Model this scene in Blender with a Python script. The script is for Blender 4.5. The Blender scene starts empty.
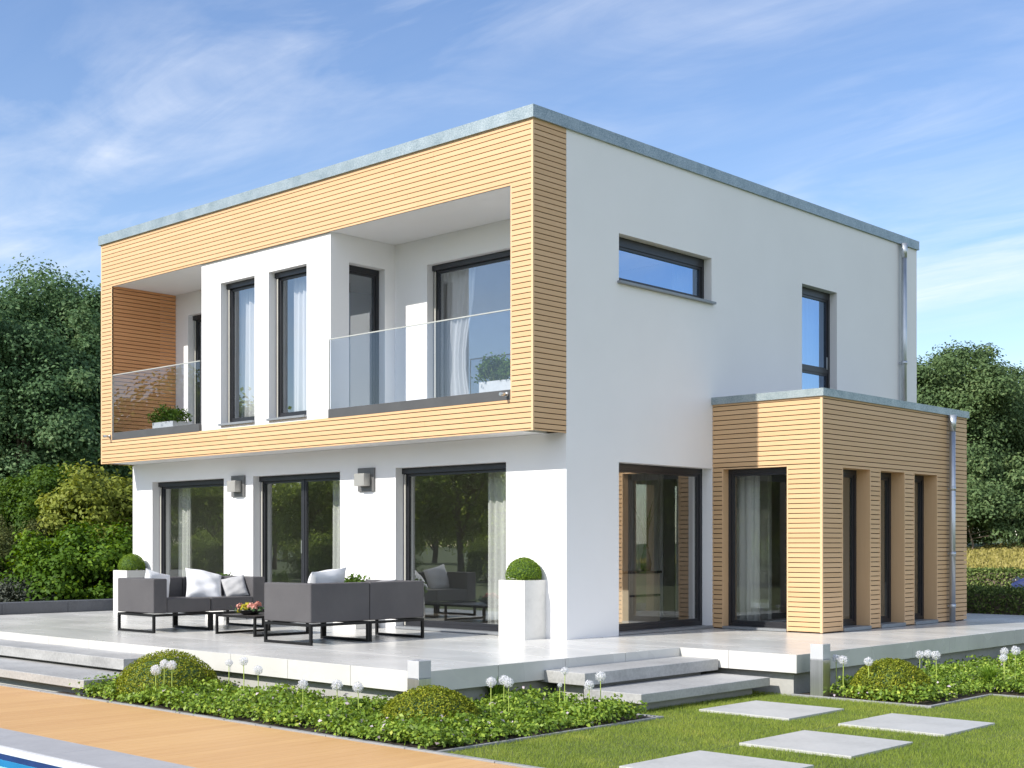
import bpy, math, random
import numpy as np
from math import sin, cos, pi, radians
random.seed(7); rng = np.random.default_rng(7)
scene = bpy.context.scene
COL = scene.collection

# ------------------------------------------------------------------ materials
def newmat(name):
    m = bpy.data.materials.new(name); m.use_nodes = True
    nt = m.node_tree; nt.nodes.clear()
    out = nt.nodes.new('ShaderNodeOutputMaterial')
    return m, nt, out
def N(nt, typ, **kw):
    n = nt.nodes.new(typ)
    for k, v in kw.items():
        if k in n.inputs: n.inputs[k].default_value = v
        else: setattr(n, k, v)
    return n
def L(nt, a, b): nt.links.new(a, b)
def ramp(nt, fac, stops):
    r = nt.nodes.new('ShaderNodeValToRGB'); e = r.color_ramp.elements
    while len(e) < len(stops): e.new(0.5)
    for i, (p, c) in enumerate(stops):
        e[i].position = p; e[i].color = (c[0], c[1], c[2], 1)
    L(nt, fac, r.inputs['Fac']); return r.outputs['Color']
def coords(nt, scale=(1, 1, 1), rot=(0, 0, 0)):
    t = nt.nodes.new('ShaderNodeTexCoord'); m = nt.nodes.new('ShaderNodeMapping')
    m.inputs['Scale'].default_value = scale; m.inputs['Rotation'].default_value = rot
    L(nt, t.outputs['Object'], m.inputs['Vector']); return m.outputs['Vector']
def surface(name, stops, scale=(3, 3, 3), detail=5, rough=0.6, bump=0.0, bscale=60, spec=0.5, metal=0.0, second=None, nrough=0.6, rvar=0.0):
    """noise coloured principled surface; second = (scale, amount) fine speckle"""
    m, nt, out = newmat(name)
    v = coords(nt, scale)
    no = N(nt, 'ShaderNodeTexNoise', Scale=1.0, Detail=detail, Roughness=nrough); L(nt, v, no.inputs['Vector'])
    fac = no.outputs['Fac']
    if second:
        n2 = N(nt, 'ShaderNodeTexNoise', Scale=second[0], Detail=3.0, Roughness=0.7)
        L(nt, coords(nt), n2.inputs['Vector'])
        mx = nt.nodes.new('ShaderNodeMix'); mx.inputs[0].default_value = second[1]
        L(nt, fac, mx.inputs[2]); L(nt, n2.outputs['Fac'], mx.inputs[3]); fac = mx.outputs[0]
    c = ramp(nt, fac, stops)
    b = N(nt, 'ShaderNodeBsdfPrincipled', Roughness=rough, Metallic=metal)
    b.inputs['Specular IOR Level'].default_value = spec
    L(nt, c, b.inputs['Base Color'])
    if rvar:
        mr = nt.nodes.new('ShaderNodeMapRange'); mr.inputs[3].default_value = rough - rvar; mr.inputs[4].default_value = rough + rvar
        L(nt, no.outputs['Fac'], mr.inputs[0]); L(nt, mr.outputs[0], b.inputs['Roughness'])
    if bump:
        nb = N(nt, 'ShaderNodeTexNoise', Scale=bscale, Detail=4.0); L(nt, coords(nt), nb.inputs['Vector'])
        bp = N(nt, 'ShaderNodeBump', Strength=bump, Distance=0.01); L(nt, nb.outputs['Fac'], bp.inputs['Height'])
        L(nt, bp.outputs[0], b.inputs['Normal'])
    L(nt, b.outputs[0], out.inputs['Surface'])
    return m
def wood(name, ca, cb, along='xy', rough=0.55, grain=14.0):
    m, nt, out = newmat(name)
    t = nt.nodes.new('ShaderNodeTexCoord'); s = nt.nodes.new('ShaderNodeSeparateXYZ'); L(nt, t.outputs['Object'], s.inputs[0])
    at = nt.nodes.new('ShaderNodeAttribute'); at.attribute_name = 'rnd'
    cmb = nt.nodes.new('ShaderNodeCombineXYZ')
    def mth(op, a, b):
        q = nt.nodes.new('ShaderNodeMath'); q.operation = op
        for i, x in enumerate((a, b)):
            if isinstance(x, (int, float)): q.inputs[i].default_value = x
            else: L(nt, x, q.inputs[i])
        return q.outputs[0]
    if along == 'xy':   # boards run horizontally on vertical faces
        L(nt, mth('ADD', s.outputs[0], s.outputs[1]), cmb.inputs[0])
        L(nt, mth('MULTIPLY', s.outputs[2], grain), cmb.inputs[1])
    elif along == 'y':
        L(nt, s.outputs[1], cmb.inputs[0]); L(nt, mth('MULTIPLY', s.outputs[0], grain), cmb.inputs[1])
    else:               # vertical boards
        L(nt, s.outputs[2], cmb.inputs[0]); L(nt, mth('MULTIPLY', mth('ADD', s.outputs[0], s.outputs[1]), grain), cmb.inputs[1])
    L(nt, mth('MULTIPLY', at.outputs['Fac'], 37.0), cmb.inputs[2])
    no = N(nt, 'ShaderNodeTexNoise', Scale=1.7, Detail=6.0, Roughness=0.6, Distortion=0.6); L(nt, cmb.outputs[0], no.inputs['Vector'])
    f = mth('ADD', mth('MULTIPLY', no.outputs['Fac'], 0.7), mth('MULTIPLY', at.outputs['Fac'], 0.3))
    c = ramp(nt, f, [(0.25, cb), (0.7, ca)])
    b = N(nt, 'ShaderNodeBsdfPrincipled', Roughness=rough); L(nt, c, b.inputs['Base Color'])
    L(nt, b.outputs[0], out.inputs['Surface']); return m
def leafmat(name, cols, trans=0.35, rough=0.6, spec=0.2, sheen=0.0):
    """cols: list of (pos, colour) over per-leaf random"""
    m, nt, out = newmat(name)
    at = nt.nodes.new('ShaderNodeAttribute'); at.attribute_name = 'rnd'
    c = ramp(nt, at.outputs['Fac'], cols)
    b = N(nt, 'ShaderNodeBsdfPrincipled', Roughness=rough); b.inputs['Specular IOR Level'].default_value = spec
    L(nt, c, b.inputs['Base Color'])
    tr = nt.nodes.new('ShaderNodeBsdfTranslucent')
    hs = N(nt, 'ShaderNodeHueSaturation', Hue=0.485, Saturation=1.1, Value=1.25); L(nt, c, hs.inputs['Color']); L(nt, hs.outputs[0], tr.inputs['Color'])
    mx = nt.nodes.new('ShaderNodeMixShader'); mx.inputs[0].default_value = trans
    L(nt, b.outputs[0], mx.inputs[1]); L(nt, tr.outputs[0], mx.inputs[2]); L(nt, mx.outputs[0], out.inputs['Surface'])
    return m
def glassmat(name, tint, base, gain, rtint=(1, 1, 1), wob=0.0):
    m, nt, out = newmat(name)
    # Schlick-like, symmetric for both sides of the sheet
    ge = nt.nodes.new('ShaderNodeNewGeometry'); dp = nt.nodes.new('ShaderNodeVectorMath'); dp.operation = 'DOT_PRODUCT'
    L(nt, ge.outputs['Incoming'], dp.inputs[0]); L(nt, ge.outputs['True Normal'], dp.inputs[1])
    prev = dp.outputs['Value']
    for op, b_ in (('ABSOLUTE', 0), ('SUBTRACT', None), ('POWER', 4.0)):
        q = nt.nodes.new('ShaderNodeMath'); q.operation = op
        if op == 'SUBTRACT': q.inputs[0].default_value = 1.0; L(nt, prev, q.inputs[1])
        else: L(nt, prev, q.inputs[0]); q.inputs[1].default_value = b_
        prev = q.outputs[0]
    ma = nt.nodes.new('ShaderNodeMath'); ma.operation = 'MULTIPLY_ADD'; ma.inputs[1].default_value = gain; ma.inputs[2].default_value = base
    ma.use_clamp = True
    L(nt, prev, ma.inputs[0])
    t = nt.nodes.new('ShaderNodeBsdfTransparent'); t.inputs[0].default_value = (*tint, 1)
    g = nt.nodes.new('ShaderNodeBsdfGlossy'); g.inputs['Roughness'].default_value = 0.0; g.inputs[0].default_value = (*rtint, 1)
    if wob:
        nb = N(nt, 'ShaderNodeTexNoise', Scale=1.3, Detail=1.0); L(nt, coords(nt), nb.inputs['Vector'])
        bp = N(nt, 'ShaderNodeBump', Strength=wob, Distance=0.02); L(nt, nb.outputs['Fac'], bp.inputs['Height']); L(nt, bp.outputs[0], g.inputs['Normal'])
    mx = nt.nodes.new('ShaderNodeMixShader'); L(nt, ma.outputs[0], mx.inputs[0]); L(nt, t.outputs[0], mx.inputs[1]); L(nt, g.outputs[0], mx.inputs[2])
    L(nt, mx.outputs[0], out.inputs['Surface']); return m
def gray(a): return (a, a, a)
M = {}
M['plaster'] = surface('white_render', [(0.3, (0.815, 0.81, 0.81)), (0.7, (0.85, 0.845, 0.845))], scale=(0.7, 0.7, 0.7), rough=0.85, bump=0.12, bscale=220, spec=0.2)
M['inner'] = surface('interior_paint', [(0.3, (.50, .49, .47)), (0.7, (.55, .54, .52))], rough=0.9)
M['floor_in'] = surface('interior_floor', [(0.3, (0.16, 0.13, 0.11)), (0.7, (0.22, 0.18, 0.15))], rough=0.3)
M['larch'] = wood('larch_boards', (0.66, 0.43, 0.235), (0.595, 0.375, 0.19))
M['larch_v'] = wood('larch_trim', (0.70, 0.47, 0.265), (0.64, 0.415, 0.23), along='z')
M['backing'] = surface('batten_backing', [(0.3, (0.045, 0.026, 0.014)), (0.7, (0.07, 0.04, 0.022))], rough=0.9)
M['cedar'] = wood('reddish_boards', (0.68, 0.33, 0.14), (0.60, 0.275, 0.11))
M['granite'] = surface('speckled_zinc', [(0.36, (0.15, 0.205, 0.225)), (0.5, (0.30, 0.36, 0.38)), (0.64, (0.47, 0.52, 0.53))], scale=(4, 4, 4), rough=0.45, second=(75, 0.75), metal=0.45)
M['frame'] = surface('anthracite_aluminium', [(0.3, (0.018, 0.019, 0.023)), (0.7, (0.024, 0.025, 0.030))], rough=0.38)
M['rail_grey'] = surface('grey_aluminium', [(0.3, (0.065, 0.065, 0.066)), (0.7, (0.08, 0.08, 0.08))], rough=0.5)
M['guide'] = surface('pale_guide_rail', [(0.3, (.42, .41, .37)), (0.7, (.46, .45, .41))], rough=0.5)
M['sill'] = surface('silver_sill', [(0.3, (0.22, 0.235, 0.25)), (0.7, (0.27, 0.285, 0.30))], rough=0.4, metal=0.2)
M['zinc'] = surface('zinc_pipe', [(0.3, (0.42, 0.46, 0.50)), (0.7, (0.58, 0.61, 0.64))], scale=(9, 9, 3), rough=0.35, metal=0.75)
M['steel'] = surface('brushed_steel', [(0.3, gray(0.5)), (0.7, gray(0.62))], scale=(80, 80, 1), rough=0.3, metal=0.9)
M['glass'] = glassmat('window_glass', (0.92, 0.95, 0.93), 0.26, 0.7, (0.97, 1.0, 0.98), 0.03)
M['glass_blue'] = glassmat('coated_window_glass', (0.70, 0.78, 0.85), 0.5, 0.5, (0.50, 0.70, 1.0), 0.03)
M['glass_side'] = glassmat('reflective_window_glass', (0.90, 0.92, 0.90), 0.33, 0.5, (1.0, 0.99, 0.97), 0.02)
M['glass_up'] = glassmat('upper_window_glass', (0.93, 0.95, 0.97), 0.24, 0.6, (0.86, 0.93, 1.0), 0.03)
M['balglass'] = glassmat('balustrade_glass', (0.82, 0.86, 0.92), 0.085, 0.7, (0.93, 0.96, 1.0))
M['glass_edge'] = surface('glass_edge', [(0.3, (0.36, 0.37, 0.34)), (0.7, (0.44, 0.45, 0.42))], rough=0.3)
M['tile'] = surface('pale_stone_tile', [(0.15, (0.44, 0.44, 0.415)), (0.42, (0.56, 0.555, 0.525)), (0.60, (0.64, 0.63, 0.595)), (0.8, (0.69, 0.68, 0.64))], scale=(0.6, 1.1, 1.1), detail=3, rough=0.27, spec=0.45, rvar=0.08, nrough=0.5, second=(7, 0.12))
M['step'] = surface('grey_step_stone', [(0.30, (0.24, 0.24, 0.235)), (0.5, (0.38, 0.38, 0.37)), (0.70, (0.50, 0.50, 0.485))], scale=(1.5, 1.5, 4), detail=7, rough=0.5, second=(30, 0.45))
M['concrete'] = surface('plinth_concrete', [(0.3, (0.33, 0.33, 0.31)), (0.7, (0.46, 0.455, 0.43))], scale=(1.5, 1.5, 2.5), rough=0.8, second=(25, 0.4))
M['slab'] = surface('stepping_stone', [(0.3, (0.38, 0.38, 0.36)), (0.5, (0.47, 0.47, 0.45)), (0.7, (0.54, 0.535, 0.51))], scale=(1.6, 1.6, 3), detail=7, rough=0.55, second=(22, 0.35), bump=0.1, bscale=40)
M['kerb'] = surface('steel_grey_kerb', [(0.3, (0.22, 0.225, 0.23)), (0.7, (0.36, 0.36, 0.36))], rough=0.6, second=(30, 0.4))
M['wallstone'] = surface('dark_basalt', [(0.3, (0.075, 0.08, 0.09)), (0.7, (0.13, 0.135, 0.15))], rough=0.6, second=(45, 0.5))
M['deck'] = wood('oiled_decking', (0.64, 0.39, 0.165), (0.56, 0.32, 0.13), along='y', rough=0.5, grain=9.0)
M['soil'] = surface('dark_soil', [(0.3, (0.03, 0.022, 0.015)), (0.7, (0.075, 0.055, 0.038))], scale=(9, 9, 9), rough=0.95, bump=0.6, bscale=50)
M['lawn'] = surface('lawn_soil', [(0.35, (0.075, 0.105, 0.022)), (0.65, (0.13, 0.16, 0.04))], scale=(2, 2, 2), rough=0.95, second=(55, 0.5), bump=0.6, bscale=120)
M['ground'] = surface('meadow_ground', [(0.35, (0.06, 0.09, 0.02)), (0.65, (0.11, 0.15, 0.04))], scale=(0.3, 0.3, 0.3), rough=0.95, second=(8, 0.5))
M['upholstery'] = surface('charcoal_weave', [(0.3, (0.072, 0.069, 0.073)), (0.7, (0.106, 0.102, 0.105))], scale=(2, 2, 2), rough=0.85, bump=0.5, bscale=320, second=(260, 0.4))
M['black'] = surface('black_powder_coat', [(0.3, gray(0.006)), (0.7, gray(0.010))], rough=0.55, spec=0.25)
M['tabletop'] = surface('dark_table_top', [(0.3, (0.05, 0.045, 0.045)), (0.7, (0.07, 0.065, 0.06))], rough=0.35)
M['white_cloth'] = surface('white_cushion_cloth', [(0.3, (0.66, 0.67, 0.69)), (0.7, (0.74, 0.75, 0.77))], scale=(4, 4, 4), rough=0.9, bump=0.35, bscale=14)
M['grey_cloth'] = surface('grey_cushion_cloth', [(0.3, (0.36, 0.36, 0.365)), (0.7, (0.46, 0.46, 0.465))], scale=(9, 9, 9), rough=0.9, bump=0.35, bscale=14)
M['planter'] = surface('cream_planter', [(0.25, (0.54, 0.53, 0.505)), (0.5, (0.66, 0.65, 0.62)), (0.75, (0.72, 0.71, 0.68))], scale=(3, 3, 3), detail=7, rough=0.55, second=(16, 0.3))
M['lampwhite'] = surface('frosted_acrylic', [(0.3, (0.50, 0.51, 0.53)), (0.7, (0.56, 0.57, 0.59))], rough=0.18)
M['lampgrey'] = surface('light_lamp_metal', [(0.3, (0.36, 0.355, 0.33)), (0.7, (0.42, 0.41, 0.39))], rough=0.35, metal=0.3)
M['lampplate'] = surface('lamp_back_plate', [(0.3, gray(0.13)), (0.7, gray(0.16))], rough=0.4)
M['gravel'] = surface('roof_gravel', [(0.3, gray(0.2)), (0.7, gray(0.4))], scale=(30, 30, 30), rough=0.95)
M['bark'] = surface('bark', [(0.3, (0.10, 0.075, 0.055)), (0.7, (0.24, 0.19, 0.145))], scale=(6, 6, 1.6), rough=0.9, bump=0.6, bscale=14)
M['box'] = leafmat('boxwood_leaf', [(0.0, (0.103, 0.134, 0.015)), (0.5, (0.223, 0.275, 0.027)), (0.85, (0.410, 0.424, 0.043)), (1.0, (0.513, 0.345, 0.062))], trans=0.25)
M['boxball'] = leafmat('clipped_box_leaf', [(0.0, (0.098, 0.168, 0.021)), (0.6, (0.182, 0.294, 0.031)), (1.0, (0.308, 0.420, 0.049))], trans=0.25)
M['cover'] = leafmat('ground_cover_leaf', [(0.0, (0.095, 0.154, 0.026)), (0.45, (0.190, 0.308, 0.046)), (0.8, (0.360, 0.478, 0.072)), (0.97, (0.532, 0.616, 0.118)), (1.0, (0.696, 0.586, 0.652))], trans=0.3, rough=0.4)
M['grass'] = leafmat('grass_blade', [(0.0, (0.143, 0.209, 0.037)), (0.5, (0.245, 0.329, 0.055)), (0.9, (0.388, 0.433, 0.083)), (1.0, (0.613, 0.485, 0.185))], trans=0.35)
M['tuft'] = leafmat('sedge_blade', [(0.0, (0.104, 0.195, 0.026)), (1.0, (0.260, 0.416, 0.058))], trans=0.3)
M['tree'] = leafmat('tree_leaf', [(0.0, (0.056, 0.110, 0.048)), (0.6, (0.111, 0.197, 0.082)), (1.0, (0.213, 0.297, 0.137))], trans=0.25)
M['tree_r'] = leafmat('tree_leaf_fresh', [(0.0, (0.075, 0.126, 0.053)), (0.6, (0.132, 0.205, 0.079)), (1.0, (0.231, 0.299, 0.124))], trans=0.3)
M['tree_back'] = leafmat('backlit_leaf', [(0.0, (0.146, 0.212, 0.055)), (0.6, (0.244, 0.342, 0.078)), (1.0, (0.390, 0.504, 0.125))], trans=0.6)
M['shrub_green'] = leafmat('green_shrub_leaf', [(0.0, (0.036, 0.081, 0.011)), (0.6, (0.077, 0.144, 0.018)), (1.0, (0.135, 0.216, 0.027))], trans=0.3)
M['shrub_yellow'] = leafmat('yellow_green_shrub_leaf', [(0.0, (0.117, 0.149, 0.024)), (0.6, (0.236, 0.278, 0.046)), (1.0, (0.363, 0.385, 0.093))], trans=0.3)
M['shrub_dark'] = leafmat('layered_shrub_leaf', [(0.0, (0.036, 0.082, 0.008)), (0.6, (0.095, 0.186, 0.017)), (1.0, (0.201, 0.316, 0.029))], trans=0.3)
M['shrub_olive'] = leafmat('olive_shrub_leaf', [(0.0, (0.049, 0.069, 0.020)), (0.6, (0.098, 0.118, 0.034)), (1.0, (0.157, 0.167, 0.059))], trans=0.25)
M['shrub_grey'] = leafmat('grey_shrub_leaf', [(0.0, (0.05, 0.06, 0.045)), (1.0, (0.14, 0.155, 0.12))], trans=0.2)
M['hedge'] = leafmat('hedge_leaf', [(0.0, (0.046, 0.078, 0.019)), (0.6, (0.117, 0.169, 0.039)), (1.0, (0.260, 0.312, 0.091))], trans=0.2)
M['wheat'] = leafmat('ripening_crop', [(0.0, (0.243, 0.218, 0.055)), (0.6, (0.393, 0.346, 0.099)), (1.0, (0.524, 0.455, 0.177))], trans=0.3, rough=0.7)
M['stem'] = surface('green_stem', [(0.3, (0.34, 0.44, 0.08)), (0.7, (0.44, 0.54, 0.12))], rough=0.5)
M['allium'] = leafmat('allium_floret', [(0.0, (0.80, 0.80, 0.84)), (1.0, (0.90, 0.90, 0.90))], trans=0.45, rough=0.7)
M['pink'] = leafmat('pink_petal', [(0.0, (0.55, 0.24, 0.18)), (1.0, (0.78, 0.48, 0.40))], trans=0.3)
M['yellow'] = leafmat('yellow_petal', [(0.0, (0.45, 0.42, 0.04)), (1.0, (0.75, 0.68, 0.10))], trans=0.3)
M['water'] = glassmat('pool_water', (0.55, 0.85, 0.95), 0.03, 0.8)
M['poolblue'] = surface('pool_lining', [(0.3, (0.08, 0.42, 0.62)), (0.7, (0.10, 0.50, 0.70))], rough=0.3)
M['poolband'] = surface('pool_tile_band', [(0.3, (0.015, 0.035, 0.12)), (0.7, (0.025, 0.05, 0.16))], rough=0.2)
M['coping'] = surface('pool_coping', [(0.3, (0.32, 0.32, 0.33)), (0.7, (0.40, 0.40, 0.405))], rough=0.6, second=(20, 0.4))
M['coping_edge'] = surface('coping_edge', [(0.3, gray(0.68)), (0.7, gray(0.76))], rough=0.4)
M['car_paint'] = surface('blue_car_paint', [(0.3, (0.02, 0.03, 0.10)), (0.7, (0.025, 0.035, 0.12))], rough=0.35)
M['rubber'] = surface('rubber', [(0.3, gray(0.02)), (0.7, gray(0.03))], rough=0.8)
M['cabinet'] = surface('cream_cabinet', [(0.3, (0.50, 0.42, 0.32)), (0.7, (0.56, 0.48, 0.38))], rough=0.4)
M['ceramic'] = surface('dark_ceramic', [(0.3, gray(0.03)), (0.7, gray(0.05))], rough=0.2)
def curtainmat():
    m, nt, out = newmat('sheer_curtain')
    d = nt.nodes.new('ShaderNodeBsdfDiffuse'); d.inputs[0].default_value = (0.86, 0.85, 0.83, 1)
    t = nt.nodes.new('ShaderNodeBsdfTranslucent'); t.inputs[0].default_value = (0.85, 0.85, 0.84, 1)
    p = nt.nodes.new('ShaderNodeBsdfTransparent')
    a = nt.nodes.new('ShaderNodeMixShader'); a.inputs[0].default_value = 0.22
    b = nt.nodes.new('ShaderNodeMixShader'); b.inputs[0].default_value = 0.06
    no = N(nt, 'ShaderNodeTexNoise', Scale=1.0, Detail=2.0); L(nt, coords(nt, (25, 25, 0.3)), no.inputs['Vector'])
    L(nt, ramp(nt, no.outputs['Fac'], [(0.3, (0.78, 0.77, 0.76)), (0.7, (0.88, 0.87, 0.86))]), d.inputs[0])
    L(nt, d.outputs[0], a.inputs[1]); L(nt, t.outputs[0], a.inputs[2]); L(nt, a.outputs[0], b.inputs[1]); L(nt, p.outputs[0], b.inputs[2])
    L(nt, b.outputs[0], out.inputs['Surface']); return m
M['curtain'] = curtainmat()

# ------------------------------------------------------------------ object helpers
def tag(o, label=None, cat=None, group=None, kind=None):
    if label: o['label'] = label
    if cat: o['category'] = cat
    if group: o['group'] = group
    if kind: o['kind'] = kind
    return o
def empty(name, loc=(0, 0, 0), rz=0.0, label=None, cat=None, group=None):
    o = bpy.data.objects.new(name, None); COL.objects.link(o)
    o.location = loc; o.rotation_euler = (0, 0, rz); o.empty_display_size = 0.2
    return tag(o, label, cat, group)
def link(name, me, mats, parent=None, loc=(0, 0, 0), rz=0.0):
    for m in (mats if isinstance(mats, (list, tuple)) else [mats]): me.materials.append(m)
    o = bpy.data.objects.new(name, me); COL.objects.link(o)
    o.location = loc; o.rotation_euler = (0, 0, rz)
    if parent: o.parent = parent
    return o
def weld(o):
    import bmesh
    b = bmesh.new(); b.from_mesh(o.data); bmesh.ops.remove_doubles(b, verts=b.verts, dist=1e-4); bmesh.ops.recalc_face_normals(b, faces=b.faces); b.to_mesh(o.data); b.free()
class MB:
    def __init__(s): s.v = []; s.f = []; s.m = []; s.r = []; s.sm = []
    def face(s, pts, mi=0, r=0.5, sm=False):
        b = len(s.v); s.v += [tuple(p) for p in pts]; s.f.append(tuple(range(b, b + len(pts)))); s.m.append(mi); s.r.append(r); s.sm.append(sm)
    def box(s, x0, x1, y0, y1, z0, z1, mi=0, r=None):
        if r is None: r = random.random()
        b = len(s.v)
        s.v += [(x0, y0, z0), (x1, y0, z0), (x1, y1, z0), (x0, y1, z0), (x0, y0, z1), (x1, y0, z1), (x1, y1, z1), (x0, y1, z1)]
        for q in ((0, 3, 2, 1), (4, 5, 6, 7), (0, 1, 5, 4), (1, 2, 6, 5), (2, 3, 7, 6), (3, 0, 4, 7)):
            s.f.append(tuple(b + i for i in q)); s.m.append(mi); s.r.append(r); s.sm.append(False)
        return s
    def tube(s, pts, rad, n=8, mi=0, cap=True, r=0.5, sm=True):
        pts = [np.array(p, float) for p in pts]; rad = rad if isinstance(rad, (list, tuple)) else [rad] * len(pts)
        base = len(s.v); prev = None
        for i, p in enumerate(pts):
            d = (pts[min(i + 1, len(pts) - 1)] - pts[max(i - 1, 0)]); d /= (np.linalg.norm(d) + 1e-9)
            if prev is None:
                a = np.array((1, 0, 0)) if abs(d[0]) < 0.8 else np.array((0, 1, 0)); u = np.cross(d, a)
            else: u = prev - d * np.dot(prev, d)
            u /= np.linalg.norm(u); prev = u; w = np.cross(d, u)
            for k in range(n):
                t = 2 * pi * k / n; s.v.append(tuple(p + rad[i] * (cos(t) * u + sin(t) * w)))
        for i in range(len(pts) - 1):
            for k in range(n):
                a = base + i * n + k; b = base + i * n + (k + 1) % n
                s.f.append((a, b, b + n, a + n)); s.m.append(mi); s.r.append(r); s.sm.append(sm)
        if cap:
            e = base + (len(pts) - 1) * n
            s.f.append(tuple(base + k for k in range(n))[::-1]); s.f.append(tuple(e + k for k in range(n)))
            s.m += [mi, mi]; s.r += [r, r]; s.sm += [False, False]
        return s
    def lathe(s, prof, c=(0, 0, 0), n=24, mi=0, sm=True):
        base = len(s.v)
        for (rr, z) in prof:
            for k in range(n):
                t = 2 * pi * k / n; s.v.append((c[0] + rr * cos(t), c[1] + rr * sin(t), c[2] + z))
        for i in range(len(prof) - 1):
            for k in range(n):
                a = base + i * n + k; b = base + i * n + (k + 1) % n
                s.f.append((a, b, b + n, a + n)); s.m.append(mi); s.r.append(0.5); s.sm.append(sm)
        return s
    def build(s, name, mats, parent=None, bevel=0.0, loc=(0, 0, 0), rz=0.0, seg=2):
        me = bpy.data.meshes.new(name); me.from_pydata(s.v, [], s.f); me.update()
        me.polygons.foreach_set('material_index', s.m); me.polygons.foreach_set('use_smooth', s.sm)
        a = me.attributes.new('rnd', 'FLOAT', 'FACE'); a.data.foreach_set('value', s.r)
        o = link(name, me, mats, parent, loc, rz)
        if bevel:
            b = o.modifiers.new('bevel', 'BEVEL'); b.width = bevel; b.segments = seg; b.limit_method = 'ANGLE'; b.angle_limit = radians(40)
        return o
def quads(name, V, R, mats, parent=None, loc=(0, 0, 0), rz=0.0, mi=None, k=4):
    """V: (n,k,3) polygons, R: (n,) random"""
    n = len(V); me = bpy.data.meshes.new(name)
    me.vertices.add(n * k); me.vertices.foreach_set('co', np.ascontiguousarray(V, dtype=np.float32).ravel())
    me.loops.add(n * k); me.loops.foreach_set('vertex_index', np.arange(n * k, dtype=np.int32))
    me.polygons.add(n); me.polygons.foreach_set('loop_start', np.arange(0, n * k, k, dtype=np.int32))
    try: me.polygons.foreach_set('loop_total', np.full(n, k, dtype=np.int32))
    except Exception: pass
    me.update(calc_edges=True)
    a = me.attributes.new('rnd', 'FLOAT', 'FACE'); a.data.foreach_set('value', np.ascontiguousarray(R, dtype=np.float32))
    if mi is not None: me.polygons.foreach_set('material_index', np.asarray(mi, dtype=np.int32))
    return link(name, me, mats, parent, loc, rz)
def unit(a): return a / (np.linalg.norm(a, axis=-1, keepdims=True) + 1e-9)
def leaves(P, Nn, ln, wd, fold=0.15, droop=None):
    """diamond leaves at P with normals Nn; ln, wd arrays or scalars"""
    n = len(P); ln = np.broadcast_to(ln, n)[:, None]; wd = np.broadcast_to(wd, n)[:, None]
    Nn = unit(Nn); a = rng.normal(size=(n, 3))
    if droop is not None: a = a * 0.5 + np.array(droop)
    T = unit(a - Nn * np.sum(a * Nn, 1, keepdims=True)); B = np.cross(Nn, T)
    up = Nn * ln * fold
    return np.stack([P - T * ln * .5, P + B * wd * .5 - T * ln * .05 + up, P + T * ln * .5, P - B * wd * .5 - T * ln * .05 + up], 1)
def sphere_dirs(n):
    return unit(rng.normal(size=(n, 3)))

def grid_wall(mb, axis, pos, th, a0, a1, z0, z1, holes, mi=0, mi_in=None):
    """wall plane normal along axis ('x' or 'y' or 'z'); outer face at pos, inner at pos+th; holes (a0,a1,z0,z1)"""
    As = sorted({a0, a1, *[min(max(h[0], a0), a1) for h in holes], *[min(max(h[1], a0), a1) for h in holes]})
    Zs = sorted({z0, z1, *[min(max(h[2], z0), z1) for h in holes], *[min(max(h[3], z0), z1) for h in holes]})
    def P(a, z, d):
        return (pos + d, a, z) if axis == 'x' else ((a, pos + d, z) if axis == 'y' else (a, z, pos + d))
    def solid(i, j):
        if i < 0 or j < 0 or i >= len(As) - 1 or j >= len(Zs) - 1: return False
        ca = (As[i] + As[i + 1]) / 2; cz = (Zs[j] + Zs[j + 1]) / 2
        return not any(h[0] < ca < h[1] and h[2] < cz < h[3] for h in holes)
    mi_in = mi if mi_in is None else mi_in
    for i in range(len(As) - 1):
        for j in range(len(Zs) - 1):
            if not solid(i, j): continue
            A0, A1, Z0, Z1 = As[i], As[i + 1], Zs[j], Zs[j + 1]
            mb.face([P(A0, Z0, 0), P(A1, Z0, 0), P(A1, Z1, 0), P(A0, Z1, 0)], mi)
            mb.face([P(A0, Z0, th), P(A0, Z1, th), P(A1, Z1, th), P(A1, Z0, th)], mi_in)
            for (di, dj, e) in ((-1, 0, ((A0, Z0), (A0, Z1))), (1, 0, ((A1, Z1), (A1, Z0))), (0, -1, ((A1, Z0), (A0, Z0))), (0, 1, ((A0, Z1), (A1, Z1)))):
                if not solid(i + di, j + dj):
                    (p, q), (r_, s_) = e
                    mb.face([P(p, q, 0), P(r_, s_, 0), P(r_, s_, th), P(p, q, th)], mi)
    return mb

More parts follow.
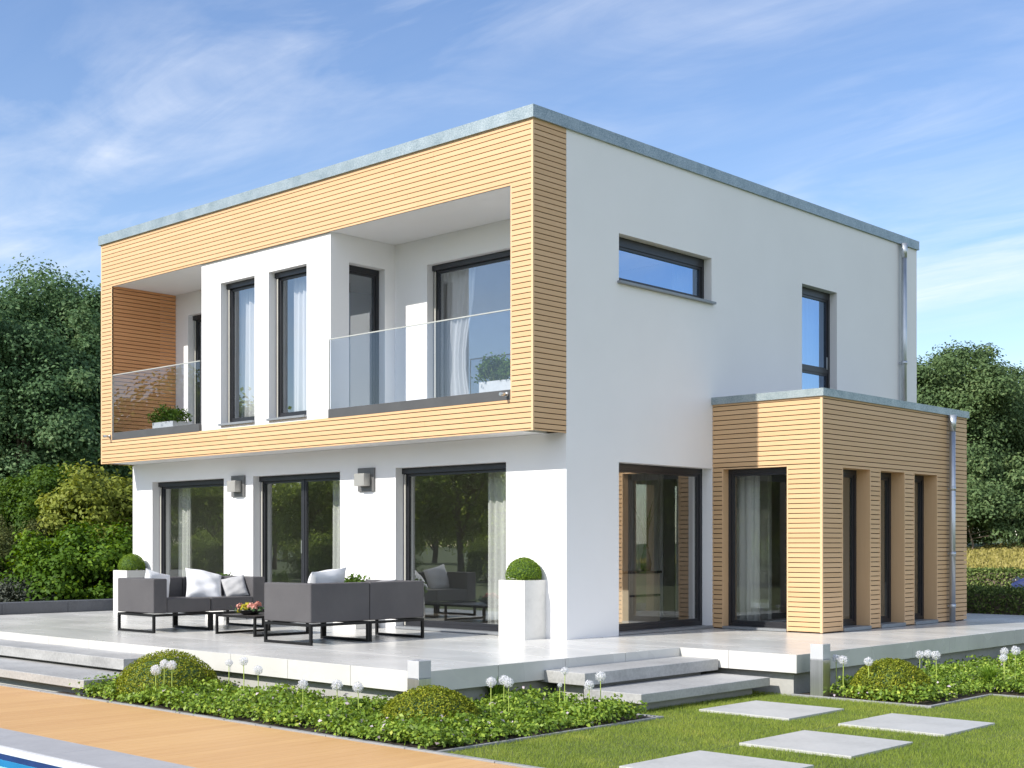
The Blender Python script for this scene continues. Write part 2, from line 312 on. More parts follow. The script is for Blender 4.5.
def cladding(mb, axis, pos, sgn, a0, a1, z0, z1, holes, pitch, gap, th=0.022, mi=0, top=None):
    """horizontal boards; outer face at pos, body towards -sgn; holes cut boards; rows counted from the top"""
    top = z1 if top is None else top
    k = 0
    while True:
        zt = top - k * pitch; zb = zt - (pitch - gap); k += 1
        if zt <= z0 + 0.01: break
        zt2 = min(zt, z1); zb2 = max(zb, z0)
        if zb2 >= zt2 - 0.004: continue
        cuts = sorted({zb2, zt2, *[h[2] for h in holes if zb2 < h[2] < zt2], *[h[3] for h in holes if zb2 < h[3] < zt2]})
        r = random.random()
        for c0, c1 in zip(cuts[:-1], cuts[1:]):
            if c1 - c0 < 0.004: continue
            mid = (c0 + c1) / 2; segs = [(a0, a1)]
            for h in holes:
                if h[2] < mid < h[3]:
                    ns = []
                    for s0, s1 in segs:
                        if h[1] <= s0 or h[0] >= s1: ns.append((s0, s1)); continue
                        if h[0] > s0: ns.append((s0, h[0]))
                        if h[1] < s1: ns.append((h[1], s1))
                    segs = ns
            for s0, s1 in segs:
                # board lengths with occasional butt joints
                x = s0; 
                while x < s1 - 1e-4:
                    e = min(s1, x + 3.2 + 1.6 * random.random())
                    if s1 - e < 0.5: e = s1
                    p0, p1 = (pos - sgn * th, pos) if sgn > 0 else (pos, pos + th)
                    q = random.random()
                    if axis == 'y': mb.box(x, e - (0.002 if e < s1 else 0), p0, p1, c0, c1, mi, q)
                    else: mb.box(p0, p1, x, e - (0.002 if e < s1 else 0), c0, c1, mi, q)
                    x = e
    return mb

# window: axis = wall normal axis, s = outward sign, plane = frame's outer plane; a0..a1 opening; z0..z1
def window(name, parent, axis, s, plane, a0, a1, z0, z1, glass='glass', mull=(), transom=(), sill=None, guide=True, handle=False, fw=0.055, label=None, sash=0.036, depth=0.075, headh=0.078):
    def bx(mb, A0, A1, d0, d1, Z0, Z1, mi=0):   # d measured inward from plane
        p = sorted((plane - s * d0, plane - s * d1))
        if axis == 'y': mb.box(A0, A1, p[0], p[1], Z0, Z1, mi)
        else: mb.box(p[0], p[1], A0, A1, Z0, Z1, mi)
    fr = MB(); e = 0.002
    A0, A1, Z0, Z1 = a0 + e, a1 - e, z0 + e, z1 - e
    bx(fr, A0, A1, 0, depth, Z1 - headh, Z1)
    bx(fr, A0, A1, 0, depth, Z0, Z0 + fw)
    bx(fr, A0, A0 + fw, 0, depth, Z0 + fw, Z1 - headh); bx(fr, A1 - fw, A1, 0, depth, Z0 + fw, Z1 - headh)
    xs = [A0 + fw] + [m for m in mull] + [A1 - fw]
    zs = [Z0 + fw] + list(transom) + [Z1 - headh]
    for m in mull: bx(fr, m - 0.028, m + 0.028, 0.004, depth - 0.004, Z0 + fw, Z1 - headh)
    for t in transom:
        for i in range(len(xs) - 1):
            bx(fr, xs[i] + (0.028 if i else 0), xs[i + 1] - (0.028 if i < len(xs) - 2 else 0), 0.004, depth - 0.004, t - 0.028, t + 0.028)
    pn = []
    for i in range(len(xs) - 1):
        for j in range(len(zs) - 1):
            b0 = xs[i] + (0.028 if i else 0) + .001; b1 = xs[i + 1] - (0.028 if i < len(xs) - 2 else 0) - .001
            c0 = zs[j] + (0.028 if j else 0) + .001; c1 = zs[j + 1] - (0.028 if j < len(zs) - 2 else 0) - .001
            # sash
            d0 = 0.014; d1 = depth - 0.01
            bx(fr, b0, b1, d0, d1, c1 - sash, c1); bx(fr, b0, b1, d0, d1, c0, c0 + sash)
            bx(fr, b0, b0 + sash, d0, d1, c0 + sash, c1 - sash); bx(fr, b1 - sash, b1, d0, d1, c0 + sash, c1 - sash)
            pn.append((b0 + sash, b1 - sash, c0 + sash, c1 - sash))
    if guide:  # pale roller-blind guide rails beside the frame
        for g0, g1 in ((A0 + 0.030, A0 + 0.056), (A1 - 0.056, A1 - 0.030)): bx(fr, g0, g1, -0.016, -0.001, Z0 + 0.01, Z1 - headh - .01, 1)
        bx(fr, A0 + .001, A1 - .001, -0.034, -0.002, Z1 - headh, Z1 - .001, 0)
    o = fr.build(name, [M['frame'], M['guide']], parent)
    if label: o['label'] = label
    for (b0, b1, c0, c1) in pn:
        g = MB(); bx(g, b0 + .001, b1 - .001, 0.034, 0.036, c0 + .001, c1 - .001)
        # single sheet: keep only the outward face so light crosses one surface
        g2 = MB(); p = plane - s * 0.035
        if axis == 'y': pts = [(b0, p, c0), (b1, p, c0), (b1, p, c1), (b0, p, c1)]
        else: pts = [(p, b0, c0), (p, b1, c0), (p, b1, c1), (p, b0, c1)]
        if s > 0 and axis == 'y' or s < 0 and axis == 'x': pts = pts[::-1]
        g2.face(pts); g2.build('pane', M[glass], o)
    if handle:
        h = MB(); b0 = pn[0][1] + sash * .5
        bx(h, b0 - .012, b0 + .012, 0.005, 0.013, (z0 + z1) / 2 - .1, (z0 + z1) / 2 + .1); h.build('handle', M['steel'], o)
    if sill:
        pr, over, sh = sill; wp, mat = sill[0], 'sill'
        sb = MB()
        p = sorted((plane + s * 0.001 , plane + s * pr))
        ext = over
        if axis == 'y': sb.box(a0 - ext, a1 + ext, p[0], p[1], z0 - sh, z0 + 0.004)
        else: sb.box(p[0], p[1], a0 - ext, a1 + ext, z0 - sh, z0 + 0.004)
        sb.build('sill', M['sill'], o, bevel=0.003)
    return o

# ------------------------------------------------------------------ camera
F = 1332.0; HZ = 544.0; H = 1.2; AN = radians(43.25)
VV = np.array((-sin(AN), cos(AN))); RR = np.array((cos(AN), sin(AN))); CX, CY = 10.925, -12.606
cd = bpy.data.cameras.new('camera'); cam = bpy.data.objects.new('camera', cd); COL.objects.link(cam)
cam.location = (CX, CY, H); cam.rotation_euler = (radians(90), 0, AN)
cd.sensor_width = 36; cd.lens = F / 1024 * 36; cd.shift_y = (HZ - 384) / 1024; cd.clip_end = 3000; cd.clip_start = 0.1
scene.camera = cam
def at(px, D):
    u = (px - 512) / F; return (CX + D * (VV[0] + RR[0] * u), CY + D * (VV[1] + RR[1] * u))
def zat(py, D): return H + (HZ - py) * D / F

# ------------------------------------------------------------------ light and sky
el = math.atan2(0.727, math.hypot(0.2, 1.0))
sd = bpy.data.lights.new('sun', 'SUN'); sd.energy = 4.3; sd.angle = radians(0.53); sd.color = (1.0, 0.945, 0.86)
sun = bpy.data.objects.new('sun', sd); COL.objects.link(sun)
from mathutils import Vector
sun.rotation_euler = Vector((0.2, 1.0, -0.727)).to_track_quat('-Z', 'Y').to_euler()
w = bpy.data.worlds.new('World'); scene.world = w; w.use_nodes = True; nt = w.node_tree; nt.nodes.clear()
out = nt.nodes.new('ShaderNodeOutputWorld'); bg = nt.nodes.new('ShaderNodeBackground')
sky = nt.nodes.new('ShaderNodeTexSky'); sky.sky_type = 'NISHITA'; sky.sun_disc = False
sky.sun_elevation = el; sky.sun_rotation = math.atan2(-0.2, -1.0) % (2 * pi); sky.air_density = 1.0; sky.dust_density = 0.4; sky.ozone_density = 2.2
tc = nt.nodes.new('ShaderNodeTexCoord'); sp = nt.nodes.new('ShaderNodeSeparateXYZ'); L(nt, tc.outputs['Generated'], sp.inputs[0])
def wm(op, a, b=0.0, c=0.0, clamp=False):
    q = nt.nodes.new('ShaderNodeMath'); q.operation = op; q.use_clamp = clamp
    for i, x in enumerate((a, b, c)):
        if isinstance(x, (int, float)): q.inputs[i].default_value = x
        else: L(nt, x, q.inputs[i])
    return q.outputs[0]
zc = wm('MAXIMUM', sp.outputs[2], 0.02); zc = wm('ADD', zc, 0.12)
cb = nt.nodes.new('ShaderNodeCombineXYZ'); L(nt, wm('DIVIDE', sp.outputs[0], zc), cb.inputs[0]); L(nt, wm('DIVIDE', sp.outputs[1], zc), cb.inputs[1])
def cloudnoise(scale, rot, det, dist, loc=(0, 0, 0), rough=0.6):
    mp = nt.nodes.new('ShaderNodeMapping'); mp.inputs['Rotation'].default_value = (0, 0, radians(rot)); mp.inputs['Scale'].default_value = scale; mp.inputs['Location'].default_value = loc
    L(nt, cb.outputs[0], mp.inputs[0]); n = N(nt, 'ShaderNodeTexNoise', Scale=1.0, Detail=det, Roughness=rough, Distortion=dist); L(nt, mp.outputs[0], n.inputs['Vector']); return n.outputs['Fac']
big = cloudnoise((0.5, 0.8, 1), 100, 3.0, 0.4, (2.3, 0.4, 0))
soft = cloudnoise((1.5, 2.6, 1), -35, 7.0, 0.7, (0.4, 5.0, 0), 0.58)
fib = cloudnoise((2.2, 9.0, 1), -20, 8.0, 1.1, (3.4, 1.0, 0), 0.6)
mask = wm('MULTIPLY_ADD', big, 4.2, -1.85, True)
f2 = wm('MULTIPLY_ADD', soft, 3.6, -1.45, True)
f3 = wm('MULTIPLY_ADD', fib, 1.2, 0.05, True)
cl = wm('MULTIPLY', wm('MULTIPLY', mask, f2), f3, clamp=True)
veil = wm('MULTIPLY', f3, 0.05)
hz_ = wm('POWER', wm('SUBTRACT', 1.0, wm('MAXIMUM', sp.outputs[2], 0.0)), 7.0)
cl = wm('ADD', wm('MULTIPLY', cl, 0.92), veil)
# unseen bright cloud added behind the viewer's right shoulder to light the shaded wall
fill_cloud = wm('ADD', wm('MULTIPLY', sp.outputs[0], 0.8), wm('MULTIPLY', sp.outputs[1], -0.6))
fill_cloud = wm('MULTIPLY_ADD', fill_cloud, 2.2, -0.35, True)
fill_cloud = wm('MULTIPLY', fill_cloud, wm('MULTIPLY_ADD', soft, 1.8, 0.05, True), clamp=True)
cl = wm('MAXIMUM', cl, wm('MULTIPLY', fill_cloud, 0.62)); cl = wm('ADD', cl, wm('MULTIPLY', hz_, 0.22), clamp=True)
cc = nt.nodes.new('ShaderNodeMix'); cc.data_type = 'RGBA'; L(nt, fill_cloud, cc.inputs[0]); cc.inputs[6].default_value = (5.5, 5.7, 6.1, 1); cc.inputs[7].default_value = (7.2, 7.6, 8.3, 1)
mx = nt.nodes.new('ShaderNodeMix'); mx.data_type = 'RGBA'
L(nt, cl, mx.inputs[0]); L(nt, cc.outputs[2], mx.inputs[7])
hs = N(nt, 'ShaderNodeHueSaturation', Hue=0.507, Saturation=1.12, Value=0.98); L(nt, sky.outputs[0], hs.inputs['Color']); L(nt, hs.outputs[0], mx.inputs[6])
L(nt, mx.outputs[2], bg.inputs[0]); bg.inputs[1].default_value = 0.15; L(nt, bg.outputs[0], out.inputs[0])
scene.view_settings.view_transform = 'Standard'; scene.view_settings.look = 'None'; scene.view_settings.gamma = 1; scene.view_settings.use_curve_mapping = False
scene.view_settings.exposure = 0.40
scene.render.engine = 'CYCLES'; scene.cycles.max_bounces = 10; scene.cycles.transparent_max_bounces = 24; scene.cycles.caustics_reflective = False

# ------------------------------------------------------------------ ground
G = -0.44
g = MB()
for (x0, x1, y0, y1) in ((-900, 900, -900, -12.3), (-900, 900, -7.6, 900), (-900, -12, -12.3, -7.6), (2.35, 900, -12.3, -7.6)):
    g.face([(x0, y0, G - .06), (x1, y0, G - .06), (x1, y1, G - .06), (x0, y1, G - .06)])
tag(g.build('ground', M['ground']), kind='structure')
g = MB(); S = 1.0
# lawn: everything right of the planting bed, front of the terrace
for (x0, x1, y0, y1) in ((3.33, 4.80, -5.40, 0.0), (4.80, 26, -5.40, 1.50), (6.8, 26, 1.50, 9.6), (-40, 26, -40, -12.31), (3.21, 26, -12.3, -7.1)):
    g.face([(x0, y0, G - .012), (x1, y0, G - .012), (x1, y1, G - .012), (x0, y1, G - .012)])
g.face([(1.75, -2.43, G - .012), (3.33, -2.43, G - .012), (3.33, -0.0, G - .012), (1.75, -0.0, G - .012)])
tag(g.build('lawn', M['lawn']), kind='structure')
g = MB()
for (x0, x1, y0, y1) in ((-2.9, 1.80, -5.38, -4.0), (1.80, 3.29, -5.38, -2.43), (3.2, 4.77, 0.05, 1.54), (3.2, 6.8, 1.54, 9.6)):
    g.face([(x0, y0, G - .004), (x1, y0, G - .004), (x1, y1, G - .004), (x0, y1, G - .004)])
tag(g.build('bed_soil', M['soil']), kind='structure')
# kerbs
k = MB()
x = -12.0
while x < 9.0:
    k.box(x, x + 0.994, -5.432, -5.382, G - .04, G + .012); x += 1.0
k.box(3.29, 3.33, -5.380, -2.43, G - .04, G + .010); k.box(2.95, 3.288, -2.47, -2.43, G - .04, G + .008)
k.box(3.20, 4.78, 0.035, 0.075, G - .04, G + .010); k.box(4.78, 4.82, 0.035, 1.50, G - .04, G + .012); k.box(4.78, 6.84, 1.502, 1.542, G - .04, G + .010)
k.box(6.80, 6.84, 1.544, 9.6, G - .04, G + .010)
tag(k.build('kerb', M['kerb'], bevel=0.003), kind='structure')
# decking
d = MB(); x = -12.0
while x < 10.0:
    d.box(x, x + 0.1435, -7.08, -5.434, G - .04, G, r=random.random()); x += 0.145
d.box(-12, 10, -7.08, -5.434, G - .05, G - .041)
tag(d.build('wood_deck', M['deck'], bevel=0.002, seg=1), kind='structure')
# pool
p = MB(); x = -12.0
while x < 3.2:
    p.box(x, x + 1.197, -7.56, -7.083, G - .05, G + .002); x += 1.2
p.box(2.4, 3.2, -12.3, -7.562, G - .05, G + .002)
tag(p.build('pool_coping', M['coping'], bevel=0.003), kind='structure')
p = MB(); p.box(-12, 2.395, -7.61, -7.563, G - .05, G + .001); p.box(2.345, 2.395, -12.3, -7.612, G - .05, G + .001)
tag(p.build('pool_edge', M['coping_edge'], bevel=0.004), kind='structure')
p = MB()
p.face([(-12, -7.60, G - .05), (2.35, -7.60, G - .05), (2.35, -7.60, G - .10), (-12, -7.60, G - .10)], 1)
p.face([(-12, -7.60, G - .10), (2.35, -7.60, G - .10), (2.35, -7.60, -1.9), (-12, -7.60, -1.9)], 0)
p.face([(2.35, -7.6, G - .05), (2.35, -12.3, G - .05), (2.35, -12.3, G - .10), (2.35, -7.6, G - .10)], 1)
p.face([(2.35, -7.6, G - .10), (2.35, -12.3, G - .10), (2.35, -12.3, -1.9), (2.35, -7.6, -1.9)], 0)
p.face([(-12, -12.3, -1.9), (2.35, -12.3, -1.9), (2.35, -7.6, -1.9), (-12, -7.6, -1.9)], 0)
p.face([(-12, -12.3, G - .05), (2.35, -12.3, G - .05), (2.35, -12.3, -1.9), (-12, -12.3, -1.9)], 0)
tag(p.build('pool_basin', [M['poolblue'], M['poolband']]), kind='structure')

# ------------------------------------------------------------------ terrace
t = MB(); P1 = 1.0135; gp = 0.0025
def tiles(xs, ys):
    for i in range(len(xs) - 1):
        for j in range(len(ys) - 1):
            t.box(xs[i] + gp, xs[i + 1] - gp, ys[j] + gp, ys[j + 1] - gp, -0.20, 0.0)
xsA = [1.755 - P1 * k_ for k_ in range(13)][::-1]; xsA[0] = -10.8
ysA = [-4.115, -3.05, -2.037, -1.0235, -0.010]
tiles(xsA, ysA)
xsB = [-0.01, 0.40, 1.41, 2.42, 3.30]; ysB = [-0.010, 0.64, 1.66, 2.69, 3.71, 4.73, 5.74, 6.76, 7.78, 8.80, 9.62]
tiles(xsB, ysB)
tag(t.build('terrace', M['tile'], bevel=0.002, seg=1), kind='structure')
t = MB(); t.box(-10.7, 1.64, -4.0, -0.012, G - .1, -0.204); t.box(-0.3, 3.19, 0.11, 9.5, G - .1, -0.204)
tag(t.build('terrace_plinth', M['concrete']), kind='structure')
def step(x0, x1, y0, y1, zt, zb, label, g='floating stone steps of the terrace'):
    r = empty('stone_step', ((x0 + x1) / 2, (y0 + y1) / 2, G), label=label, cat='step', group=g)
    cx, cy = (x0 + x1) / 2, (y0 + y1) / 2
    m = MB(); m.box(x0 - cx, x1 - cx, y0 - cy, y1 - cy, zb - G, zt - G); m.build('slab', M['step'], r, bevel=0.006)
    m = MB(); i = 0.14; m.box(x0 - cx + i, x1 - cx - i, y0 - cy + i, y1 - cy - i, -0.05, zb - G - 0.001); m.build('support', M['concrete'], r)
step(1.66, 2.30, -2.37, -0.03, -0.10, -0.225, 'upper floating stone step on the right, directly below the terrace beside the lawn')
step(2.25, 2.98, -2.33, -0.03, -0.26, -0.355, 'lower stone step on the right, just above the grass and stepping stones')
step(-10.8, -2.57, -4.66, -4.118, -0.10, -0.225, 'long upper stone step at the left, directly under the terrace edge')
step(-10.8, -2.19, -5.36, -4.50, -0.26, -0.355, 'long lower stone step at the left, beside the wooden decking')
# stepping stones
for (x0, y0, lab) in ((3.27, -1.78, 'pale square paving slab in the grass nearest the stone steps'), (4.80, -1.78, 'pale square paving slab in the lawn beside the right-hand flower bed'),
                     (4.80, -3.38, 'pale square paving slab in the middle of the lawn, third from the house'), (4.80, -4.95, 'pale square paving slab cut off by the bottom edge of the photo')):
    m = MB(); m.box(-.51, .51, -.51, .51, -.05, 0.012)
    o = m.build('stepping_stone', M['slab'], bevel=0.004, loc=(x0 + .51, y0 + .51, G)); tag(o, lab, 'paving slab', 'stepping stones set in the lawn')
# low basalt wall at the far side of the terrace
r = empty('garden_wall', (-10.95, 2.0, 0), label='low dark basalt edging wall at the left end of the terrace in front of the shrubs', cat='wall')
m = MB(); y = -4.5
while y < 9.6: m.box(-.15, .15, y - 2.0, y - 2.0 + 1.195, G, 0.2); y += 1.2
m.build('stone_block', M['wallstone'], r, bevel=0.004)

# ------------------------------------------------------------------ HOUSE
house = empty('house', (0, 0, 0), label='two-storey flat-roofed white house with pale larch cladding, balconies and a timber-clad side extension', cat='house')
XL = -10.17; YB = 9.45; RV = 0.15
ZT = 6.393
D1 = (-9.534, -7.388); D2 = (-6.587, -4.425); D3 = (-3.195, -1.04); HD = 2.275
# ground floor + side walls
m = MB()
grid_wall(m, 'y', 0.0, 0.34, XL, -0.0, -0.05, 2.60, [(D1[0], D1[1], 0.0, HD), (D2[0], D2[1], 0.0, HD), (D3[0], D3[1], 0.0, HD)], 0, 1)
grid_wall(m, 'x', -0.0, -0.34, 0.341, YB, -0.05, ZT, [(1.048, 3.17, 0.0, HD), (1.05, 3.156, 4.64, 5.27), (5.60, 6.675, 2.98, 5.26), (3.60, 7.2, 0.0, 2.4)], 0, 1)
m.face([(0, 0, 2.60), (0, .341, 2.60), (0, .341, ZT), (0, 0, ZT)], 0); m.face([(0, .34, -.05), (0, .341, -.05), (0, .341, 2.6), (0, .34, 2.6)], 0)
grid_wall(m, 'x', XL, 0.34, 0.341, YB, -0.05, ZT, [], 0, 1)
grid_wall(m, 'y', YB, -0.34, XL + .34, -0.34, -0.05, ZT, [(-8.5, -6.5, 0.9, 2.2), (-8.5, -6.5, 3.9, 5.2)], 0, 1)
m.build('wall', [M['plaster'], M['inner']], house)
# floors / ceilings
m = MB(); m.box(XL + .345, -0.345, .345, YB - .345, -.04, 0.03, 0); m.build('floor', M['floor_in'], house)
m = MB(); m.box(XL + .03, -.33, -.585, .338, 2.603, 2.94); m.box(XL + .345, -.345, .339, YB - .345, 2.605, 2.94)
o = m.build('floor_slab', M['plaster'], house)
m = MB(); m.box(XL + .03, -.03, -.585, YB - .003, 5.648, ZT - .05); m.build('roof_slab', M['plaster'], house)
m = MB(); m.box(XL + .3, -.3, -.3, YB - .3, ZT - .045, ZT + .03); m.build('roof', M['gravel'], house)
# central projecting volume between the balconies
m = MB(); XC0, XC1, YC = -7.16, -3.935, -0.575
W1 = (-6.64, -5.746); W2 = (-5.394, -4.48)
grid_wall(m, 'y', YC, 0.28, XC0, XC1, 2.995, 5.646, [(W1[0], W1[1], 3.07, 5.27), (W2[0], W2[1], 3.07, 5.27)], 0, 1)
grid_wall(m, 'x', XC1, -0.25, YC + .281, 0.645, 2.942, 5.646, [(-0.235, 0.449, 2.96, 5.26)], 0, 1)
m.face([(XC1, YC + .28, 2.995), (XC1, YC + .2811, 2.995), (XC1, YC + .2811, 5.646), (XC1, YC + .28, 5.646)])
grid_wall(m, 'x', XC0, 0.25, YC + .281, 0.645, 2.942, 5.646, [], 0, 1)
m.build('bay_wall', [M['plaster'], M['inner']], house)
BD = (-3.236, -1.10); m = MB()
grid_wall(m, 'y', 0.646, 0.25, XC1 - .25, -0.345, 2.942, 5.646, [(BD[0], BD[1], 2.96, 5.256)], 0, 1)
m.build('balcony_wall', [M['plaster'], M['inner']], house); m = MB(); BL = (-9.42, -7.75)
grid_wall(m, 'y', 0.646, 0.25, XL + .345, XC0 + .25, 2.942, 5.646, [(BL[0], BL[1], 2.96, 5.25)], 0, 1)
m.build('balcony_wall', [M['plaster'], M['inner']], house)
for a, b in ((-9.8, XC0 - .001), (XC1 + .001, -.38)): m = MB(); m.box(a, b, -.58, .644, 2.942, 2.965); m.build('balcony_floor', M['tile'], house)
# interior partitions
m = MB(); m.box(XL + .36, -.36, 5.2, 5.3, 0.03, 2.6); m.box(XL + .36, -.36, 4.4, 4.5, 2.95, 5.64); m.box(-3.72, -3.62, .9, 4.39, 2.95, 5.64); m.box(-7.3, -7.2, .9, 4.39, 2.95, 5.64)
m.build('partition', M['inner'], house)
# cladding of the upper frame
YF = -0.62
m = MB()
PT = 0.0664; GP = 0.0110; OP = (-9.807, -0.375, 2.99, 5.635)
cladding(m, 'y', YF, -1, XL + .03, -0.03, 2.59, ZT, [OP], PT, GP)
cladding(m, 'x', 0.0, 1, YF + .0225, 0.0, 2.59, ZT, [], PT, GP)
cladding(m, 'x', XL, -1, YF + .0225, 0.0, 2.59, ZT, [], PT, GP)
m.build('cladding', [M['larch']], house)
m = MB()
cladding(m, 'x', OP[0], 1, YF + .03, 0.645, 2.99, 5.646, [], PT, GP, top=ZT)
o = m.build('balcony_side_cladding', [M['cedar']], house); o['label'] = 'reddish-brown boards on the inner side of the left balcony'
m = MB()   # backing boards behind the cladding
grid_wall(m, 'y', YF + .0235, 0.01, XL + .025, -0.025, 2.593, ZT - .003, [(OP[0] - .024, OP[1] + .024, OP[2] - .002, OP[3] + .002)])
m.box(-.036, -.0235, YF + .034, -.001, 2.593, ZT - .003); m.box(XL + .0235, XL + .036, YF + .034, -.001, 2.593, ZT - .003)
m.box(OP[0] - .036, OP[0] - .0235, YF + .034, .645, 2.97, 5.647)
m.box(XL + .037, OP[0] - .037, YF + .035, .643, 2.941, 5.647); m.box(OP[1] + .024, -.037, YF + .035, .335, 2.941, 5.647)
m.build('backing', M['backing'], house)
m = MB()
m.box(-0.030, 0.001, YF - .001, YF + .022, 2.588, ZT, r=.9); m.build('corner_trim', M['larch_v'], house)
m = MB(); m.box(XL - .001, XL + .030, YF - .001, YF + .022, 2.588, ZT, r=.9)
m.build('corner_trim', M['larch_v'], house)
m = MB(); m.box(OP[1], OP[1] + .02, YF - .001, YF + .02, OP[2], OP[3], r=.9); m.build('opening_trim', M['larch_v'], house)
m = MB(); m.box(OP[0] - .02, OP[0], YF - .001, YF + .02, OP[2], OP[3], r=.9); m.build('opening_trim', M['larch_v'], house)
m = MB(); m.box(XC1 + .002, OP[1] - .002, YF + .002, YF + .06, OP[3], OP[3] + .008); m.build('soffit_trim', M['plaster'], house); m = MB(); m.box(OP[0] + .002, XC0 - .002, YF + .002, YF + .06, OP[3], OP[3] + .008); m.build('soffit_trim', M['plaster'], house); m = MB()
m.box(OP[1] + .0005, OP[1] + .0225, YF + .0205, .64, OP[2], 5.646)
m.build('reveal_panel', M['plaster'], house)
# roof edge
m = MB(); grid_wall(m, 'z', ZT, 0.154, XL - .035, 0.035, YF - .035, YB + .03, [(XL + .3, -.3, YF + .3, YB - .3)])
m.build('roof_edge', M['granite'], house, bevel=0.004)
# doors and windows
patio = dict(sill=(0.19, 0.0, 0.05), fw=0.05)
window('patio_door', house, 'y', -1, RV, D1[0], D1[1], 0.035, HD, sill=(RV + .02, -0.004, 0.03))
window('patio_door', house, 'y', -1, RV, D2[0], D2[1], 0.035, HD, mull=(-5.50,), sill=(RV + .02, -0.004, 0.03), handle=True)
window('patio_door', house, 'y', -1, RV, D3[0], D3[1], 0.035, HD, sill=(RV + .02, -0.004, 0.03))
window('tall_window', house, 'y', -1, YC + .14, W1[0], W1[1], 3.07, 5.27, glass='glass_up', sill=(0.19, 0.0, 0.03))
window('tall_window', house, 'y', -1, YC + .14, W2[0], W2[1], 3.07, 5.27, glass='glass_up', sill=(0.19, 0.0, 0.03))
window('balcony_window', house, 'x', 1, XC1 - .13, -0.235, 0.449, 2.965, 5.26, glass='glass_up', guide=False)
window('balcony_door', house, 'y', -1, 0.646 + .13, BD[0], BD[1], 2.965, 5.256, glass='glass_up')
window('balcony_door', house, 'y', -1, 0.646 + .13, BL[0], BL[1], 2.965, 5.25, glass='glass_up')
window('strip_window', house, 'x', 1, -.13, 1.05, 3.156, 4.64, 5.27, glass='glass_blue', sill=(.19, .035, 0.03), guide=False, headh=.12)
window('stair_window', house, 'x', 1, -.13, 5.60, 6.675, 2.98, 5.26, glass='glass_blue', transom=(3.98,), guide=False, handle=True, headh=.11)
window('corner_window', house, 'x', 1, -.17, 1.048, 3.17, 0.035, HD, glass='glass_side', sill=(.19, -0.004, .03), guide=False, headh=.075, fw=.06)
window('rear_window', house, 'y', 1, YB - .12, -8.5, -6.5, .9, 2.2, guide=False); window('rear_window', house, 'y', 1, YB - .12, -8.5, -6.5, 3.9, 5.2, guide=False)
# railings
for (a, b) in ((OP[0] + .003, XC0 - .003), (XC1 + .003, OP[1] - .003)):
    m = MB(); m.box(a, b, YF - .004, YF + .05, 2.985, 3.112); rl = m.build('balustrade', M['rail_grey'], house, bevel=.003)
    m = MB(); m.box(a + .004, b - .004, YF + .016, YF + .018, 3.113, 4.105)
    me = MB(); me.face([(a + .004, YF + .017, 3.113), (b - .004, YF + .017, 3.113), (b - .004, YF + .017, 4.098), (a + .004, YF + .017, 4.098)]); me.build('glass_panel', M['balglass'], rl)
    m = MB(); m.box(a + .002, b - .002, YF + .008, YF + .026, 4.098, 4.113); m.box(a + .001, a + .010, YF + .010, YF + .024, 3.113, 4.097); m.build('glass_edge', M['glass_edge'], rl)
for x in (-9.86, -0.43):
    m = MB(); m.tube([(x, YF - .001, 3.055), (x, YF - .13, 3.05)], .022, 10); m.tube([(x, YF - .005, 3.055), (x, YF - .02, 3.055)], .03, 10); m.build('drain_spout', M['steel'], house)
# wall lamps
for x in (-7.145, -3.99):
    m = MB(); m.box(x, x + .36, -.03, -.001, 1.96, 2.30); l = m.build('wall_lamp', M['lampplate'], house, bevel=.004)
    m = MB(); m.box(x + .07, x + .29, -.16, -.031, 2.035, 2.215); m.build('lamp_box', M['lampgrey'], l, bevel=.006)
# downpipes
def pipe(x, y, z0, z1, joints):
    m = MB(); m.tube([(x, y, z0), (x, y, z1 - .25)], .045, 14); 
    m.tube([(x, y, z1 - .25), (x, y, z1)], [.047, .062], 14)
    for j in joints: m.tube([(x, y, j - .03), (x, y, j + .03)], .052, 14); m.box(x - .09, x - .04, y - .012, y + .012, j - .012, j + .012)
    m.build('downpipe', M['zinc'], house)
pipe(.09, 8.80, 3.30, ZT - .001, (4.33, 3.6))
# ------------------------------------------------------------------ extension
XA = 1.765; YA0 = 3.176; YA1 = 7.586; ZA = 3.18
AD = (0.164, 1.238); AW = ((3.70, 4.494), (4.761, 5.52), (5.796, 6.567)); AH = 2.262
m = MB()
grid_wall(m, 'y', YA0 + .034, .3, 0.002, XA - .034, -.01, ZA, [(AD[0], AD[1], 0.0, HD)], 0, 1)
grid_wall(m, 'x', XA - .034, -.3, YA0 + .335, YA1 - .334, -.01, ZA, [(a, b, .03, AH) for a, b in AW], 0, 1)
grid_wall(m, 'y', YA1 - .034, -.3, 0.002, XA - .034, -.01, ZA, [], 0, 1)
m.build('extension_wall', [M['backing'], M['inner']], house)
m = MB()
AP, AG = 0.0667, 0.0110
cladding(m, 'y', YA0, -1, 0.002, XA - .03, 0.012, ZA, [(AD[0], AD[1], -.1, HD)], AP, AG, top=ZA + .03)
cladding(m, 'x', XA, 1, YA0 + .0225, YA1 - .0225, 0.012, ZA, [(a, b, -.1 if False else .0, AH) for a, b in AW], AP, AG, top=ZA + .03)
cladding(m, 'y', YA1, 1, 0.002, XA, 0.012, ZA, [], AP, AG, top=ZA + .03)
m.build('extension_cladding', [M['larch']], house)
m = MB()
m.box(XA - .035, XA + .001, YA0 - .001, YA0 + .022, .010, ZA, r=.9)
